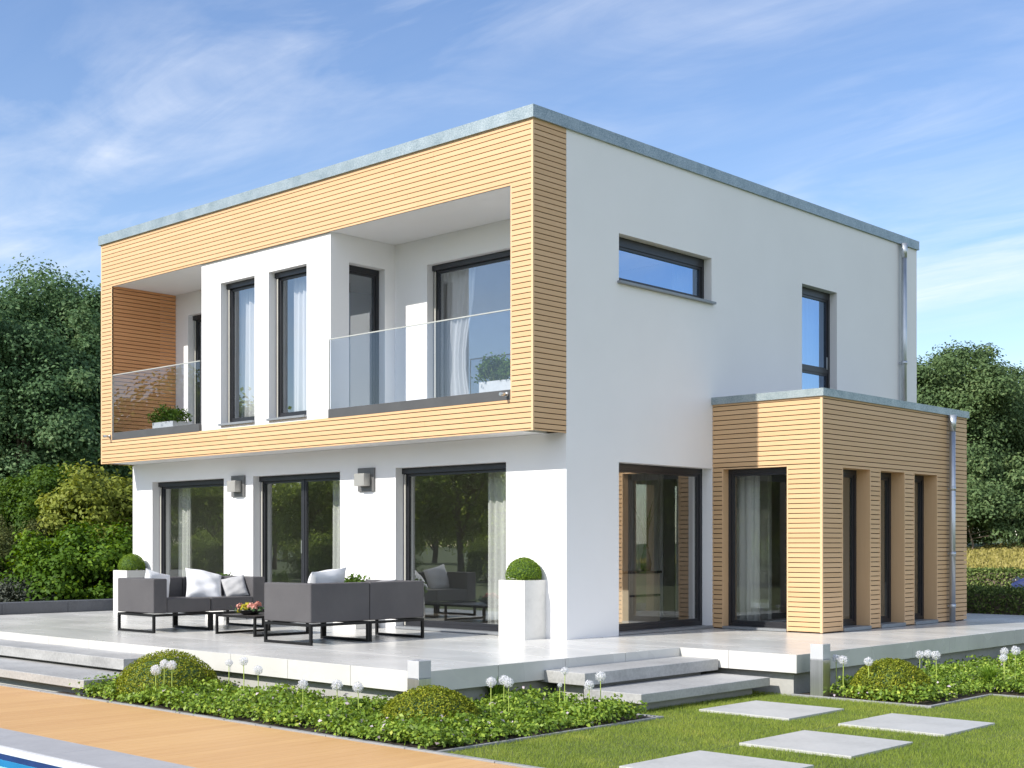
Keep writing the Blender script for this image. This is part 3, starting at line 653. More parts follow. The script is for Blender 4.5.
def liner(axis, a0, a1, zt, p0, p1):     # timber reveal boards
    tk = .018
    if axis == 'y':
        m.box(a0 - tk * 0 + .0, a0 + tk, p0, p1, .012, zt - .001, r=.6); m.box(a1 - tk, a1, p0, p1, .012, zt - .001, r=.7); m.box(a0 + tk, a1 - tk, p0, p1, zt - tk, zt - .001, r=.4)
    else:
        m.box(p0, p1, a0, a0 + tk, .012, zt - .001, r=.6); m.box(p0, p1, a1 - tk, a1, .012, zt - .001, r=.7); m.box(p0, p1, a0 + tk, a1 - tk, zt - tk, zt - .001, r=.4)
liner('y', AD[0], AD[1], HD, YA0 - .002, YA0 + .19)
for a, b in AW: liner('x', a, b, AH, XA - .26, XA + .002)
m.build('extension_trim', M['larch_v'], house)
m = MB(); m.box(.003, XA - .34, YA0 + .34, YA1 - .34, -.03, .02); m.build('extension_floor', M['floor_in'], house)
m = MB(); m.box(.003, XA - .036, YA0 + .036, YA1 - .036, ZA - .2, ZA - .002); m.build('extension_ceiling', M['inner'], house)
m = MB(); grid_wall(m, 'z', ZA, 0.103, 0.002, XA + .03, YA0 - .03, YA1 + .03, [(0.2, XA - .2, YA0 + .2, YA1 - .2)]); m.box(.003, XA - .05, YA0 + .05, YA1 - .05, ZA + .001, ZA + .04)
m.build('extension_roof_edge', M['granite'], house, bevel=.003)
window('extension_door', house, 'y', -1, YA0 + .13, AD[0] + .018, AD[1] - .018, .035, HD - .018, sill=(.15, .0, .03), guide=False, fw=.045, headh=.06, depth=.1)
for a, b in AW: window('extension_window', house, 'x', 1, XA - .21, a + .018, b - .018, .05, AH - .018, sill=(.235, .0, .045), guide=False, headh=.07, glass='glass')
pipe(XA + .075, 6.92, 0.005, ZA - .001, (2.05, 1.05, .25))

# ------------------------------------------------------------------ curtains
def curtain(axis, a0, a1, p, z0, z1, label, amp=.035, per=.11, tie=0.0):
    n = max(24, int((a1 - a0) / per * 10)); V = []; F_ = []
    rows = 10
    for j in range(rows + 1):
        zz = z0 + (z1 - z0) * j / rows; f = j / rows
        wsc = 1 - tie * math.exp(-((f - .35) / .28) ** 2)
        for i in range(n + 1):
            u = i / n; a = a0 + (a1 - a0) * u * wsc
            o = amp * (sin(u * (a1 - a0) / per * 2 * pi + 1.3 * sin(u * 7)) + .35 * sin(u * 23 + f * 2)) * (1 - .35 * f)
            V.append((a, p + o, zz) if axis == 'y' else (p + o, a, zz))
    for j in range(rows):
        for i in range(n):
            q = j * (n + 1) + i; F_.append((q, q + 1, q + n + 2, q + n + 1))
    me = bpy.data.meshes.new('curtain'); me.from_pydata(V, [], F_); me.update()
    me.polygons.foreach_set('use_smooth', [True] * len(F_))
    o = link('curtain', me, M['curtain']); s = o.modifiers.new('thick', 'SOLIDIFY'); s.thickness = .003
    tag(o, label, 'curtain', 'white curtains behind the windows')
curtain('y', -9.50, -9.08, .50, .05, 2.5, 'white curtain inside the leftmost ground-floor patio door')
curtain('y', -5.22, -4.60, .50, .05, 2.5, 'white curtain at the right side of the middle patio door')
curtain('y', -1.86, -1.30, .50, .05, 2.5, 'white curtain at the right side of the widest patio door beside the planter')
curtain('y', -6.68, -5.95, -.18, 3.0, 5.5, 'white curtain inside the left tall upper window')
curtain('y', -5.32, -4.55, -.18, 3.0, 5.5, 'white curtain inside the right tall upper window')
curtain('y', -3.35, -2.60, 1.02, 3.0, 5.5, 'long white curtain behind the right balcony door', tie=.25)
curtain('y', -9.25, -8.8, 1.02, 3.0, 5.5, 'pale curtain behind the left balcony door')
curtain('x', 2.78, 3.4, -.42, 4.0, 5.5, 'white curtain at the right end of the high strip window')
curtain('x', 6.2, 6.95, -.42, 3.0, 5.5, 'pale curtain inside the tall side window above the extension')
curtain('y', .12, .52, 3.62, .03, 2.6, 'white curtain inside the glass door of the timber extension')
curtain('y', -3.6, -1.7, 4.3, .03, 2.58, 'pale drape deep inside the room behind the corner window', amp=.05, per=.16)
# furniture just inside the corner window
r = empty('sideboard', (-.98, 2.55, 0.03), label='cream sideboard with dark shelf lines seen through the corner window', cat='sideboard')
m = MB(); m.box(-.25, .25, -.36, .36, 0, .75); m.build('cabinet_body', M['cabinet'], r, bevel=.004)
m = MB(); m.box(-.27, .27, -.38, .38, .751, .785); m.build('cabinet_top', M['ceramic'], r)
m = MB(); m.box(.251, .265, -.35, .35, .42, .45); m.build('handle_rail', M['ceramic'], r)
r = empty('vase', (-.90, 2.80, .816), label='dark vase on the sideboard behind the corner window', cat='vase')
m = MB(); m.lathe([(0.001, 0), (.07, 0), (.085, .1), (.06, .22), (.035, .3), (.045, .34), (.035, .335), (.02, .25)]); m.build('vase_body', M['ceramic'], r)
r = empty('vase_leaves', (-.90, 2.80, 1.10), label='tall strap-leaved plant standing in the dark vase', cat='plant')
V = []
for k_ in range(7):
    a = k_ * .9; sp_ = .03 + .045 * (k_ % 3); h = .55 + .09 * (k_ % 4)
    pts = [(sp_ * cos(a) * u ** 2 * 2, sp_ * sin(a) * u ** 2 * 2, h * u) for u in np.linspace(0, 1, 7)]
    for i in range(6):
        w0 = .032 * (1 - (i / 6) ** 2) + .002; w1 = .032 * (1 - ((i + 1) / 6) ** 2) + .002; d = np.array((-sin(a), cos(a), 0))
        V.append([np.array(pts[i]) - d * w0, np.array(pts[i]) + d * w0, np.array(pts[i + 1]) + d * w1, np.array(pts[i + 1]) - d * w1])
quads('leaf', np.array(V), np.full(len(V), .0), M['tree'], r)

# ------------------------------------------------------------------ outdoor furniture
SB = 0.265; ST = 0.73; SEAT = 0.455
def sofa(loc, rz, label, n=2):
    """local: length along +y from 0, front towards +x, back at -x; depth .92"""
    D_ = .92; MW = .915; r = empty('outdoor_sofa', loc, rz, label=label, cat='sofa', group='charcoal two-seat garden sofas')
    ar = .21
    for i in range(n):
        y0 = i * MW + .004; y1 = (i + 1) * MW - .004; t_ = .032; m = MB()
        for x in (-D_ + .002, -t_ - .002):
            for y in (y0, y1 - t_): m.box(x, x + t_, y, y + t_, 0, SB - t_ - .012)
        for z in (0.0, SB - t_ - .012):
            za, zb = (z, z + t_) if z > 0 else (0.001, t_)
            if z > 0:
                m.box(-D_ + .002, -.002, y0, y0 + t_, za, zb); m.box(-D_ + .002, -.002, y1 - t_, y1, za, zb)
                m.box(-D_ + .002, -D_ + .002 + t_, y0 + t_, y1 - t_, za, zb); m.box(-t_ - .002, -.002, y0 + t_, y1 - t_, za, zb)
            else:
                m.box(-D_ + .002 + t_, -t_ - .002, y0 + .001, y0 + t_ - .001, za, zb); m.box(-D_ + .002 + t_, -t_ - .002, y1 - t_ + .001, y1 - .001, za, zb)
        m.build('frame', M['black'], r)
        ya, yb = y0 + (ar if i == 0 else 0), y1 - (ar if i == n - 1 else 0)
        m = MB(); m.box(-D_ + .222, -.0, ya + .002, yb - .002, SB, SEAT); m.build('seat', M['upholstery'], r, bevel=.018, seg=3)
        if i == 0: pl_ = [(-D_, y0), (0, y0), (0, y0 + ar), (-D_ + .22, y0 + ar), (-D_ + .22, y1), (-D_, y1)]
        else: pl_ = [(-D_, y0), (-D_ + .22, y0), (-D_ + .22, y1 - ar), (0, y1 - ar), (0, y1), (-D_, y1)]
        m = MB(); m.face([(x, y, SB) for x, y in pl_][::-1]); m.face([(x, y, ST) for x, y in pl_])
        for a_, b_ in zip(pl_, pl_[1:] + pl_[:1]): m.face([(*a_, SB), (*b_, SB), (*b_, ST), (*a_, ST)])
        o = m.build('backrest', M['upholstery'], r); weld(o); bv = o.modifiers.new('bevel', 'BEVEL'); bv.width = .016; bv.segments = 3; bv.limit_method = 'ANGLE'
    return r
sofa((-4.82, -2.89, 0), 0, 'charcoal garden sofa nearer the white wall, seat facing right, with a big pale cushion')
sofa((-2.46, -2.815 + 1.83, 0), pi, 'charcoal garden sofa turned with its back to the viewer')
# coffee table
r = empty('coffee_table', (-3.70, -1.93, 0), label='low square black garden table between the two sofas', cat='table')
m = MB(); a = .44; t_ = .030; h = .265
for sx in (-a, a - t_):
    for sy in (-a, a - t_): m.box(sx, sx + t_, sy, sy + t_, .0, h - t_)
    m.box(sx + .001, sx + t_ - .001, -a + t_, a - t_, .001, t_)
    m.box(sx, sx + t_, -a, a, h - t_, h)
for sy in (-a, a - t_): m.box(-a + t_, a - t_, sy, sy + t_, h - t_, h)
m.build('frame', M['black'], r)
m = MB(); m.box(-a + t_ + .001, a - t_ - .001, -a + t_ + .001, a - t_ - .001, h - .02, h - .003); m.build('tabletop', M['tabletop'], r)
bx_, by_ = -3.75, -2.10
r = empty('bowl', (bx_, by_, .263), label='shallow black bowl on the low garden table', cat='bowl')
m = MB(); m.lathe([(0.001, 0), (.07, 0), (.13, .02), (.17, .06), (.175, .065), (.165, .06), (.12, .025), (0.001, .02)]); m.build('bowl_body', M['ceramic'], r)
r = empty('flower_arrangement', (bx_, by_, .29), label='pink roses and yellow flowers in the black bowl', cat='flowers')
def bloom(c, rad, mat, n=46):
    d = sphere_dirs(n); d[:, 2] = np.abs(d[:, 2]) * .9 - .15; d = unit(d)
    rr = rad * (.45 + .55 * rng.random(n))[:, None]
    quads('bloom', leaves(np.array(c) + d * rr, d + rng.normal(size=(n, 3)) * .35, rad * .9, rad * .8, .25), rng.random(n), M[mat], r)
for c, q, s_ in (((-.15, -.06, .06), 'pink', .055), ((-.10, -.12, .10), 'pink', .05), ((.10, -.03, .10), 'pink', .06), ((.15, .06, .13), 'pink', .055), ((.06, .12, .12), 'pink', .05), ((.17, -.03, .08), 'pink', .05),
                ((-.03, -.10, .09), 'yellow', .045), ((.01, -.14, .05), 'yellow', .045), ((-.01, -.04, .12), 'yellow', .045), ((-.03, -.17, .02), 'yellow', .04), ((.04, -.09, .06), 'yellow', .04)): bloom(tuple(v * .82 for v in c), s_ * .8, q)
n = 120; P_ = rng.normal(size=(n, 3)) * np.array((.09, .08, .02)) + np.array((0, 0, .04)); quads('foliage', leaves(P_, rng.normal(size=(n, 3)) + np.array((0, 0, 1)), .06, .03), rng.random(n) * .6, M['tree'], r)
def pillow(name, size, thick, loc, rot, mat, label):
    n = 18; V = []; F_ = []
    for s_ in (1, -1):
        for j in range(n + 1):
            for i in range(n + 1):
                u = -1 + 2 * i / n; v = -1 + 2 * j / n
                pinch = 1 - .07 * (1 - abs(v) ** 2) * abs(u) ** 4 ; pinch2 = 1 - .07 * (1 - abs(u) ** 2) * abs(v) ** 4
                zz = s_ * thick * ((1 - abs(u) ** 3.2) * (1 - abs(v) ** 3.2)) ** .5 * (1 + .10 * sin(5 * u + 3 * v) + .06 * sin(9 * v - 4 * u))
                V.append((u * pinch * size / 2, v * pinch2 * size / 2, zz))
    for s_ in (0, 1):
        b = s_ * (n + 1) ** 2
        for j in range(n):
            for i in range(n):
                q = b + j * (n + 1) + i; f = (q, q + 1, q + n + 2, q + n + 1); F_.append(f if s_ == 0 else f[::-1])
    me = bpy.data.meshes.new(name); me.from_pydata(V, [], F_); me.polygons.foreach_set('use_smooth', [True] * len(F_)); me.update()
    o = link(name, me, M[mat]); o.rotation_mode = 'XYZ'; o.location = loc; o.rotation_euler = rot
    tag(o, label, 'cushion', 'cushions on the garden sofas')
R_ = radians
pillow('cushion', .54, .10, (-5.26, -1.80, SEAT + .15), (R_(50), R_(12), R_(72)), 'white_cloth', 'large pale cushion leaning on the backrest of the left sofa')
pillow('cushion', .34, .07, (-5.06, -1.42, SEAT + .125), (R_(62), R_(-12), R_(58)), 'grey_cloth', 'small grey cushion in the corner of the left sofa')
pillow('cushion', .44, .08, (-5.36, -2.50, SEAT + .15), (R_(80), R_(14), R_(98)), 'white_cloth', 'pale cushion half hidden behind the near armrest of the left sofa')
pillow('cushion', .60, .11, (-2.02, -2.24, SEAT + .165), (R_(64), R_(5), R_(-84)), 'white_cloth', 'white cushion showing above the backrest of the near sofa')
pillow('cushion', .46, .08, (-1.96, -1.42, SEAT + .10), (R_(52), R_(3), R_(-80)), 'grey_cloth', 'low grey cushion on the far seat of the near sofa')

# ------------------------------------------------------------------ planters
def planter_box(name, w_, d_, h_, loc, label, cat, group=None, rz=0.0):
    r = empty(name, loc, rz, label=label, cat=cat, group=group)
    m = MB(); grid_wall(m, 'z', 0.0, h_, -w_ / 2, w_ / 2, -d_ / 2, d_ / 2, [(-w_ / 2 + .03, w_ / 2 - .03, -d_ / 2 + .03, d_ / 2 - .03)])
    m.build('pot', M['planter'], r, bevel=.005)
    m = MB(); m.box(-w_ / 2 + .031, w_ / 2 - .031, -d_ / 2 + .031, d_ / 2 - .031, h_ - .2, h_ - .03); m.build('soil', M['soil'], r)
    return r
def leaf_ball(name, rad, n, leaf, mat, loc, label, cat, group=None, zs=1.0, cut=None, rough=.03, lump=0.0):
    d = sphere_dirs(n)
    if cut is not None:
        d[:, 2] = np.where(d[:, 2] < cut, -d[:, 2] * rng.random(n), d[:, 2]); d = unit(d)
    rr = rad * (1 - rough + rough * 1.4 * rng.random(n) - .12 * (rng.random(n) < .25) * rng.random(n))
    if lump: rr = rr * (1 + lump * (np.sin(d[:, 0] * 5 + 1) * np.cos(d[:, 1] * 4.3) + .5 * np.sin(d[:, 2] * 9 + d[:, 0] * 7)))
    P_ = d * rr[:, None] * np.array((1, 1, zs))
    q = quads('foliage', leaves(P_, d + rng.normal(size=(n, 3)) * .75, leaf * (.7 + .6 * rng.random(n)), leaf * .6, .2), np.clip(rng.beta(2, 2.4, n), 0, 1), M[mat])
    r = empty(name, loc, label=label, cat=cat, group=group); q.parent = r
    m = MB(); m.lathe([(.001, -rad * .3 * zs), (rad * .82, -rad * .1 * zs), (rad * .86, rad * .2 * zs), (rad * .7, rad * .6 * zs), (rad * .35, rad * .82 * zs), (.001, rad * .88 * zs)], n=20)
    m.build('core', M['tree'], r); return r
planter_box('planter', .45, .45, .745, (-.565, -.175, 0), 'tall cream planter standing at the right corner of the white house wall', 'planter', 'tall cream planters by the front wall')
leaf_ball('boxwood_ball', .225, 9000, .017, 'boxball', (-.565, -.175, .80), 'round clipped box bush in the cream planter at the right house corner', 'topiary', 'clipped box balls in tall planters', rough=.05, lump=.01)
planter_box('planter', .45, .45, .745, (-9.80, -.245, 0), 'tall cream planter at the left end of the house, behind the sofa arm', 'planter', 'tall cream planters by the front wall')
leaf_ball('boxwood_ball', .225, 6000, .02, 'boxball', (-9.80, -.245, .80), 'round clipped box bush in the planter at the far left of the house wall', 'topiary', 'clipped box balls in tall planters', rough=.05, lump=.01)
def leafy(name, loc, wx, wy, h, n, leaf, mat, label, cat='plant', group=None):
    r = empty(name, loc, label=label, cat=cat, group=group)
    nc = max(8, int(n / 22)); C_ = (rng.random((nc, 3)) - .5) * np.array((wx, wy, 0)); C_[:, 2] = h * (.25 + .75 * rng.random(nc) * (1 - (np.abs(C_[:, 0]) / (wx * .62)) ** 2))
    m = MB()
    for c in C_: m.tube([(c[0] * .5, c[1] * .5, 0), (c[0] * .8, c[1] * .8, c[2] * .6), tuple(c)], [.004, .003, .002], 4)
    m.build('stem', M['stem'], r)
    i = rng.integers(0, nc, n); P_ = C_[i] + rng.normal(size=(n, 3)) * np.array((.045, .045, .035)); P_[:, 2] = np.maximum(P_[:, 2], -.02)
    quads('foliage', leaves(P_, rng.normal(size=(n, 3)) * .7 + np.array((0, -.3, 1)), leaf * (.6 + .8 * rng.random(n)), leaf * .55, .2), rng.random(n), M[mat], r)
planter_box('planter_trough', .62, .3, .28, (-8.62, -.22, 2.966), 'cream trough planter on the left balcony', 'planter', 'trough planters')
leafy('balcony_plant', (-8.62, -.22, 3.22), .70, .34, .26, 1500, .055, 'shrub_green', 'leafy green plant in the trough on the left balcony')
planter_box('planter_trough', .62, .3, .32, (-.86, -.22, 2.966), 'cream trough planter at the right end of the right balcony', 'planter', 'trough planters')
leafy('balcony_plant', (-.92, -.24, 3.27), .72, .36, .30, 1700, .055, 'shrub_green', 'leafy green plant in the trough on the right balcony')
planter_box('planter_trough', .5, .42, .42, (-3.75, -.27, 0), 'low cream planter under the right wall lamp, behind the near sofa', 'planter', 'trough planters')
leafy('terrace_plant', (-3.75, -.27, .38), .5, .4, .36, 700, .06, 'shrub_green', 'leafy green plant peeking over the near sofa below the right wall lamp')
planter_box('planter_trough', .5, .42, .42, (-6.95, -.27, 0), 'low cream planter under the left wall lamp, behind the left sofa', 'planter', 'trough planters')
leafy('terrace_plant', (-6.95, -.27, .38), .5, .4, .34, 700, .06, 'shrub_green', 'leafy green plant peeking over the left sofa below the left wall lamp')

# ------------------------------------------------------------------ bollard lamps
for (x, y, lab) in ((1.858, -4.22, 'square steel bollard lamp at the front corner of the terrace behind a box dome'), (3.508, .128, 'square steel bollard lamp in the right-hand bed next to the white flowers')):
    r = empty('bollard_lamp', (x, y, G), label=lab, cat='garden lamp', group='square bollard lamps')
    m = MB(); m.box(-.078, .078, -.078, .078, 0, .40); m.build('post', M['steel'], r, bevel=.003)
    m = MB(); m.box(-.078, .078, -.078, .078, .402, .565); m.build('lamp_head', M['lampwhite'], r, bevel=.003)

# ------------------------------------------------------------------ planting beds
def in_frustum(X, Y, m_=.06):
    d = (X - CX) * VV[0] + (Y - CY) * VV[1]; s_ = (X - CX) * RR[0] + (Y - CY) * RR[1]
    u = s_ / np.maximum(d, .1)
    return (d > 5) & (np.abs(u) < 512 / F + m_)
def bed_points(n, rects):
    A = np.array([(r[1] - r[0]) * (r[3] - r[2]) for r in rects]); i = rng.choice(len(rects), n, p=A / A.sum()); Rr = np.array(rects)[i]
    return np.stack([Rr[:, 0] + (Rr[:, 1] - Rr[:, 0]) * rng.random(n), Rr[:, 2] + (Rr[:, 3] - Rr[:, 2]) * rng.random(n)], 1)
def cover(name, rects, nplant, nleaf, hmax):
    c = bed_points(nplant, rects); hh = hmax * (.45 + .55 * rng.random(nplant)); 
    hh = hh * (.78 + .38 * np.sin(c[:, 0] * 4.1 + 1.5 * np.sin(c[:, 1] * 3.3)) * np.cos(c[:, 1] * 5.2 + c[:, 0]) ); i = np.repeat(np.arange(nplant), nleaf); n = len(i)
    off = rng.normal(size=(n, 2)) * .055; t_ = rng.random(n) ** .6
    P_ = np.stack([c[i, 0] + off[:, 0], c[i, 1] + off[:, 1], G + .01 + hh[i] * t_], 1)
    Nn = np.stack([off[:, 0] * 8, off[:, 1] * 8, np.full(n, .8)], 1) + rng.normal(size=(n, 3)) * .45
    R2 = np.clip(rng.beta(2, 2.2, n) * .93 + (rng.random(nplant)[i] - .5) * .25, 0, .97); R2[rng.random(n) < .012] = 1.0
    o = quads(name, leaves(P_, Nn, .042 * (.55 + .8 * rng.random(n)), .029, .18), R2, M['cover']); tag(o, kind='stuff'); return o
cover('ground_cover', [(-2.35, 1.60, -5.34, -4.55), (-2.2, 1.60, -4.55, -4.15), (1.60, 3.24, -5.34, -2.62)], 1900, 26, .205)
cover('ground_cover', [(3.42, 4.72, .12, 1.6), (3.36, 5.9, 1.62, 4.6), (3.36, 6.6, 4.6, 7.0)], 1900, 26, .205)
for c_, lab in (((1.72, -3.05), 'green sedge tuft beside the floating stone steps'), ((4.6, 1.9), 'green sedge tuft among the ground cover of the right bed')):
    n = 260; a = rng.random(n) * 2 * pi; ln = .18 + .16 * rng.random(n); lean = .15 + .75 * rng.random(n); V = []
    for k_ in range(n):
        d = np.array((cos(a[k_]), sin(a[k_]), 0)); s_ = np.array((-sin(a[k_]), cos(a[k_]), 0)) * .004; b = d * .03 * rng.random()
        p1 = b + d * lean[k_] * ln[k_] * .3 + np.array((0, 0, ln[k_] * .6)); p2 = b + d * lean[k_] * ln[k_] + np.array((0, 0, ln[k_] * (1 - .35 * lean[k_])))
        V.append([b - s_, b + s_, p1 + s_, p1 - s_]); V.append([p1 - s_, p1 + s_, p2 + s_ * .2, p2 - s_ * .2])
    q = quads('grass_tuft', np.array(V), rng.random(len(V)), M['tuft'], None, (c_[0], c_[1], G + .02)); tag(q, lab, 'grass', 'sedge tufts')
for (x, y, rad, zs, lab) in ((-1.56, -4.72, .55, .88, 'rounded yellow-green box dome beside the left steps, behind three white flowers'), (2.30, -4.50, .46, .80, 'rounded yellow-green box dome in front of the terrace corner lamp'), (4.08, .62, .44, .90, 'rounded yellow-green box dome in the right-hand bed')):
    leaf_ball('box_dome', rad, 15000, .024, 'box', (x, y, G), lab, 'bush', 'clipped box domes in the flower beds', zs=zs, cut=-.05, rough=.085, lump=.012)

# white globe flowers
am = None
def allium(px, py, X_=None, Y_=None, z=None, scale=1.0, label=''):
    """place by true position; height from the ground"""
    global am
    if am is None:
        m = MB(); m.tube([(0, 0, 0), (.004, .003, .5), (0, 0, 1)], [.0055, .005, .004], 6)
        stem = bpy.data.meshes.new('stem'); stem.from_pydata(m.v, [], m.f); stem.materials.append(M['stem'])
        n = 420; d = sphere_dirs(n); rr = .054 * (.35 + .70 * rng.random(n) ** .6); q = quads('flower_head', leaves(d * rr[:, None], d + rng.normal(size=(n, 3)) * .9, .016, .009, .2), rng.random(n), M['allium'])
        am = (stem, q.data); bpy.data.objects.remove(q)
    h = z - G
    r = empty('globe_flower', (X_, Y_, G), rz=random.random() * 6, label=label, cat='flower', group='white globe flowers in the beds')
    s_ = bpy.data.objects.new('stem', am[0]); COL.objects.link(s_); s_.parent = r; s_.scale = (1, 1, h)
    f = bpy.data.objects.new('flower_head', am[1]); COL.objects.link(f); f.parent = r; f.location = (0, 0, h); f.scale = (scale * .86,) * 3; f.rotation_euler = (random.random(), random.random(), random.random() * 6)
def ray_y(px, py, Yv):
    u = (px - 512) / F; t_ = (Yv - CY) / (VV[1] + RR[1] * u); return CX + t_ * (VV[0] + RR[0] * u), Yv, H + (HZ - py) / F * t_
FL = [(156, 670, -5.25, 1.15, 'white globe flower left of the pair in front of the left box dome'), (164.5, 664, -5.20, 1.0, 'white globe flower, left of the touching pair in front of the left box dome'), (172, 665, -5.22, 1.0, 'white globe flower, right of the touching pair in front of the left box dome'),
      (229, 663, -4.45, .85, 'small faint globe flower just right of the left box dome'), (243.5, 661, -4.50, 1.0, 'globe flower on a bright stem against the terrace edge, second right of the left dome'), (258, 670, -4.70, 1.0, 'globe flower against the terrace edge, third right of the left dome'),
      (303, 684, -4.95, 1.0, 'lone globe flower low in the middle of the front bed'), (337, 685, -4.85, 1.1, 'globe flower, left of two in the front bed before the terrace lamp'), (358, 687, -4.80, 1.05, 'globe flower, right of two in the front bed before the terrace lamp'),
      (491, 682, -4.00, 1.0, 'white globe flower alone right of the middle box dome'), (504, 680, -3.75, 1.0, 'white globe flower, left of the touching pair right of the middle dome'), (508.5, 682.5, -3.85, 1.0, 'white globe flower, right of the touching pair right of the middle dome'),
      (565, 671, -3.0, .85, 'faint globe flower in front of the upper right step'), (560, 685, -3.1, .5, 'tiny globe flower bud low beside the stone steps'), (589, 685, -3.3, 1.0, 'white globe flower in front of the lower right step corner'), (600.5, 676.5, -3.15, 1.05, 'white globe flower highest in front of the right steps'),
      (836, 658.5, .30, 1.0, 'white globe flower, left of the pair beside the right bollard lamp'), (843.5, 660, .28, 1.1, 'white globe flower, right of the pair beside the right bollard lamp'), (868.5, 661.5, .28, 1.0, 'white globe flower at the left shoulder of the right box dome'),
      (920, 654.5, 1.35, 1.0, 'white globe flower, left of three in a row right of the right dome'), (928, 653.8, 1.50, 1.0, 'white globe flower, middle of three in a row right of the right dome'), (936, 655.2, 1.35, 1.05, 'white globe flower, right of three in a row right of the right dome'),
      (1004.5, 651.5, 2.2, 1.0, 'white globe flower, upper left of three at the right edge of the photo'), (1003.5, 658, 2.0, .95, 'white globe flower, lowest of three at the right edge of the photo'), (1015.5, 650.5, 2.2, 1.1, 'white globe flower closest to the right edge of the photo')]
for px, py, Yv, sc, lab in FL:
    X_, Y_, z_ = ray_y(px, py, Yv); allium(px, py, X_, Y_, z_, sc, lab)

# lawn blades
stones = [(3.27, -1.78), (4.80, -1.78), (4.80, -3.38), (4.80, -4.95)]
def blades(name, rects, n, hgt, wid):
    c = bed_points(n, rects); X_, Y_ = c[:, 0], c[:, 1]; ok = in_frustum(X_, Y_, .22); d = (X_ - CX) * VV[0] + (Y_ - CY) * VV[1]
    ok &= (d > 9.2)
    for sx, sy in stones: ok &= ~((X_ > sx) & (X_ < sx + 1.02) & (Y_ > sy) & (Y_ < sy + 1.02))
    X_, Y_ = X_[ok], Y_[ok]; n = len(X_); a = rng.random(n) * 2 * pi
    hv = hgt * (.5 + .6 * rng.random(n)) * (1 + .25 * np.sin(X_ * 3.1 + 1) * np.cos(Y_ * 2.3)); s_ = np.stack([np.cos(a), np.sin(a), np.zeros(n)], 1) * wid / 2
    b = np.stack([X_, Y_, np.full(n, G - .012)], 1); ln = rng.normal(size=(n, 2)) * .4; tip = b + np.stack([ln[:, 0] * hv, ln[:, 1] * hv, hv], 1)
    patch = .5 + .30 * np.sin(X_ * 2.7 + 1.6 * np.sin(Y_ * 2.1)) * np.cos(Y_ * 2.3 + X_ * .9) + .18 * np.sin(X_ * 7.3 + Y_ * 3.1) * np.sin(Y_ * 8.7 - X_ * 2.2)
    o = quads(name, np.stack([b - s_, b + s_, tip], 1), np.clip(rng.beta(2, 2, n) * .55 + patch * .5, 0, 1), M['grass'], k=3); tag(o, kind='stuff')
blades('grass', [(3.33, 4.78, -5.38, .03), (4.82, 10.5, -5.38, 1.5), (2.2, 3.33, -2.42, .1)], 300000, .030, .0042)

# ------------------------------------------------------------------ trees and shrubs
def crown_mesh(rx, rz_, npuff, pr, nleaf, leaf, seed, zc=0.0, flat=.25, inner=.35):
    r0 = np.random.default_rng(seed)
    d = unit(r0.normal(size=(npuff, 3))); d[:, 2] = np.where(d[:, 2] < -.55, -d[:, 2], d[:, 2])
    rad = (inner + (1 - inner) * r0.random(npuff) ** .45)
    C_ = d * rad[:, None] * np.array((rx, rx, rz_)) * (1 + .24 * np.sin(d[:, 0] * 5 + seed) * np.cos(d[:, 1] * 4.4 + seed * 2) + .10 * r0.normal(size=npuff))[:, None]
    C_[:, 2] += zc
    pr_ = pr * (.6 + .7 * r0.random(npuff))
    i = r0.integers(0, npuff, nleaf)
    dd = unit(r0.normal(size=(nleaf, 3))); rr = pr_[i] * np.abs(.78 + .30 * r0.normal(size=nleaf))
    P_ = C_[i] + dd * rr[:, None] * np.array((1.15, 1.15, .75))
    out_ = unit(C_[i] + np.array((0, 0, .3 * rz_ - zc)))
    Nn = dd * .8 + out_ * .35 + np.array((0, 0, .45)) + r0.normal(size=(nleaf, 3)) * .5
    V = leaves(P_, Nn, leaf * (.6 + .8 * r0.random(nleaf)), leaf * .62, .18)
    Rn = np.clip(r0.random(npuff)[i] * .45 + r0.random(nleaf) * .55, 0, 1)
    q_ = P_ / np.array((rx, rx, rz_))
    hole = np.sin(q_[:, 0] * 6.1 + seed) * np.sin(q_[:, 1] * 5.3 + seed * 1.7) * np.sin(q_[:, 2] * 5.7 + seed * .6)
    keep = (hole < .42) | (r0.random(nleaf) < .25)
    if nleaf < 30000: keep[:] = True
    return V[keep], Rn[keep], C_
def trunk_mb(h, r, C_, seed, nl=9, zc=0.0, leanx=.0):
    r0 = random.Random(seed); m = MB()
    pts = [(leanx * (u ** 1.5) * h + .08 * sin(u * 5 + seed), .08 * cos(u * 4 + seed) - .08, u * h) for u in np.linspace(0, 1, 8)]
    m.tube(pts, [r * (1.25 if i == 0 else 1 - .62 * i / 7) for i in range(8)], 10)
    idx = r0.sample(range(len(C_)), min(nl, len(C_)))
    for i in idx:
        c = C_[i]; b = pts[r0.randint(3, 7)]
        mid = ((b[0] + c[0]) / 2 + r0.uniform(-.2, .2), (b[1] + c[1]) / 2 + r0.uniform(-.2, .2), b[2] * .35 + c[2] * .65)
        m.tube([b, mid, tuple(c)], [r * .32, r * .2, r * .06], 6)
    return m
def tree(name, loc, h, rx, rz_, label, mat='tree', leaf=.2, nleaf=26000, npuff=110, pr=.9, seed=1, group=None, zc=None, tr=.22, cat='tree', leanx=0.0, th=None):
    zc = h - rz_ if zc is None else zc
    V, Rn, C_ = crown_mesh(rx, rz_, npuff, pr, nleaf, leaf, seed, zc)
    r = empty(name, loc, label=label, cat=cat, group=group)
    quads('crown', V, Rn, M[mat], r)
    trunk_mb(th or zc + rz_ * .3, tr, C_, seed, leanx=leanx, nl=16).build('trunk', M['bark'], r)
    return r
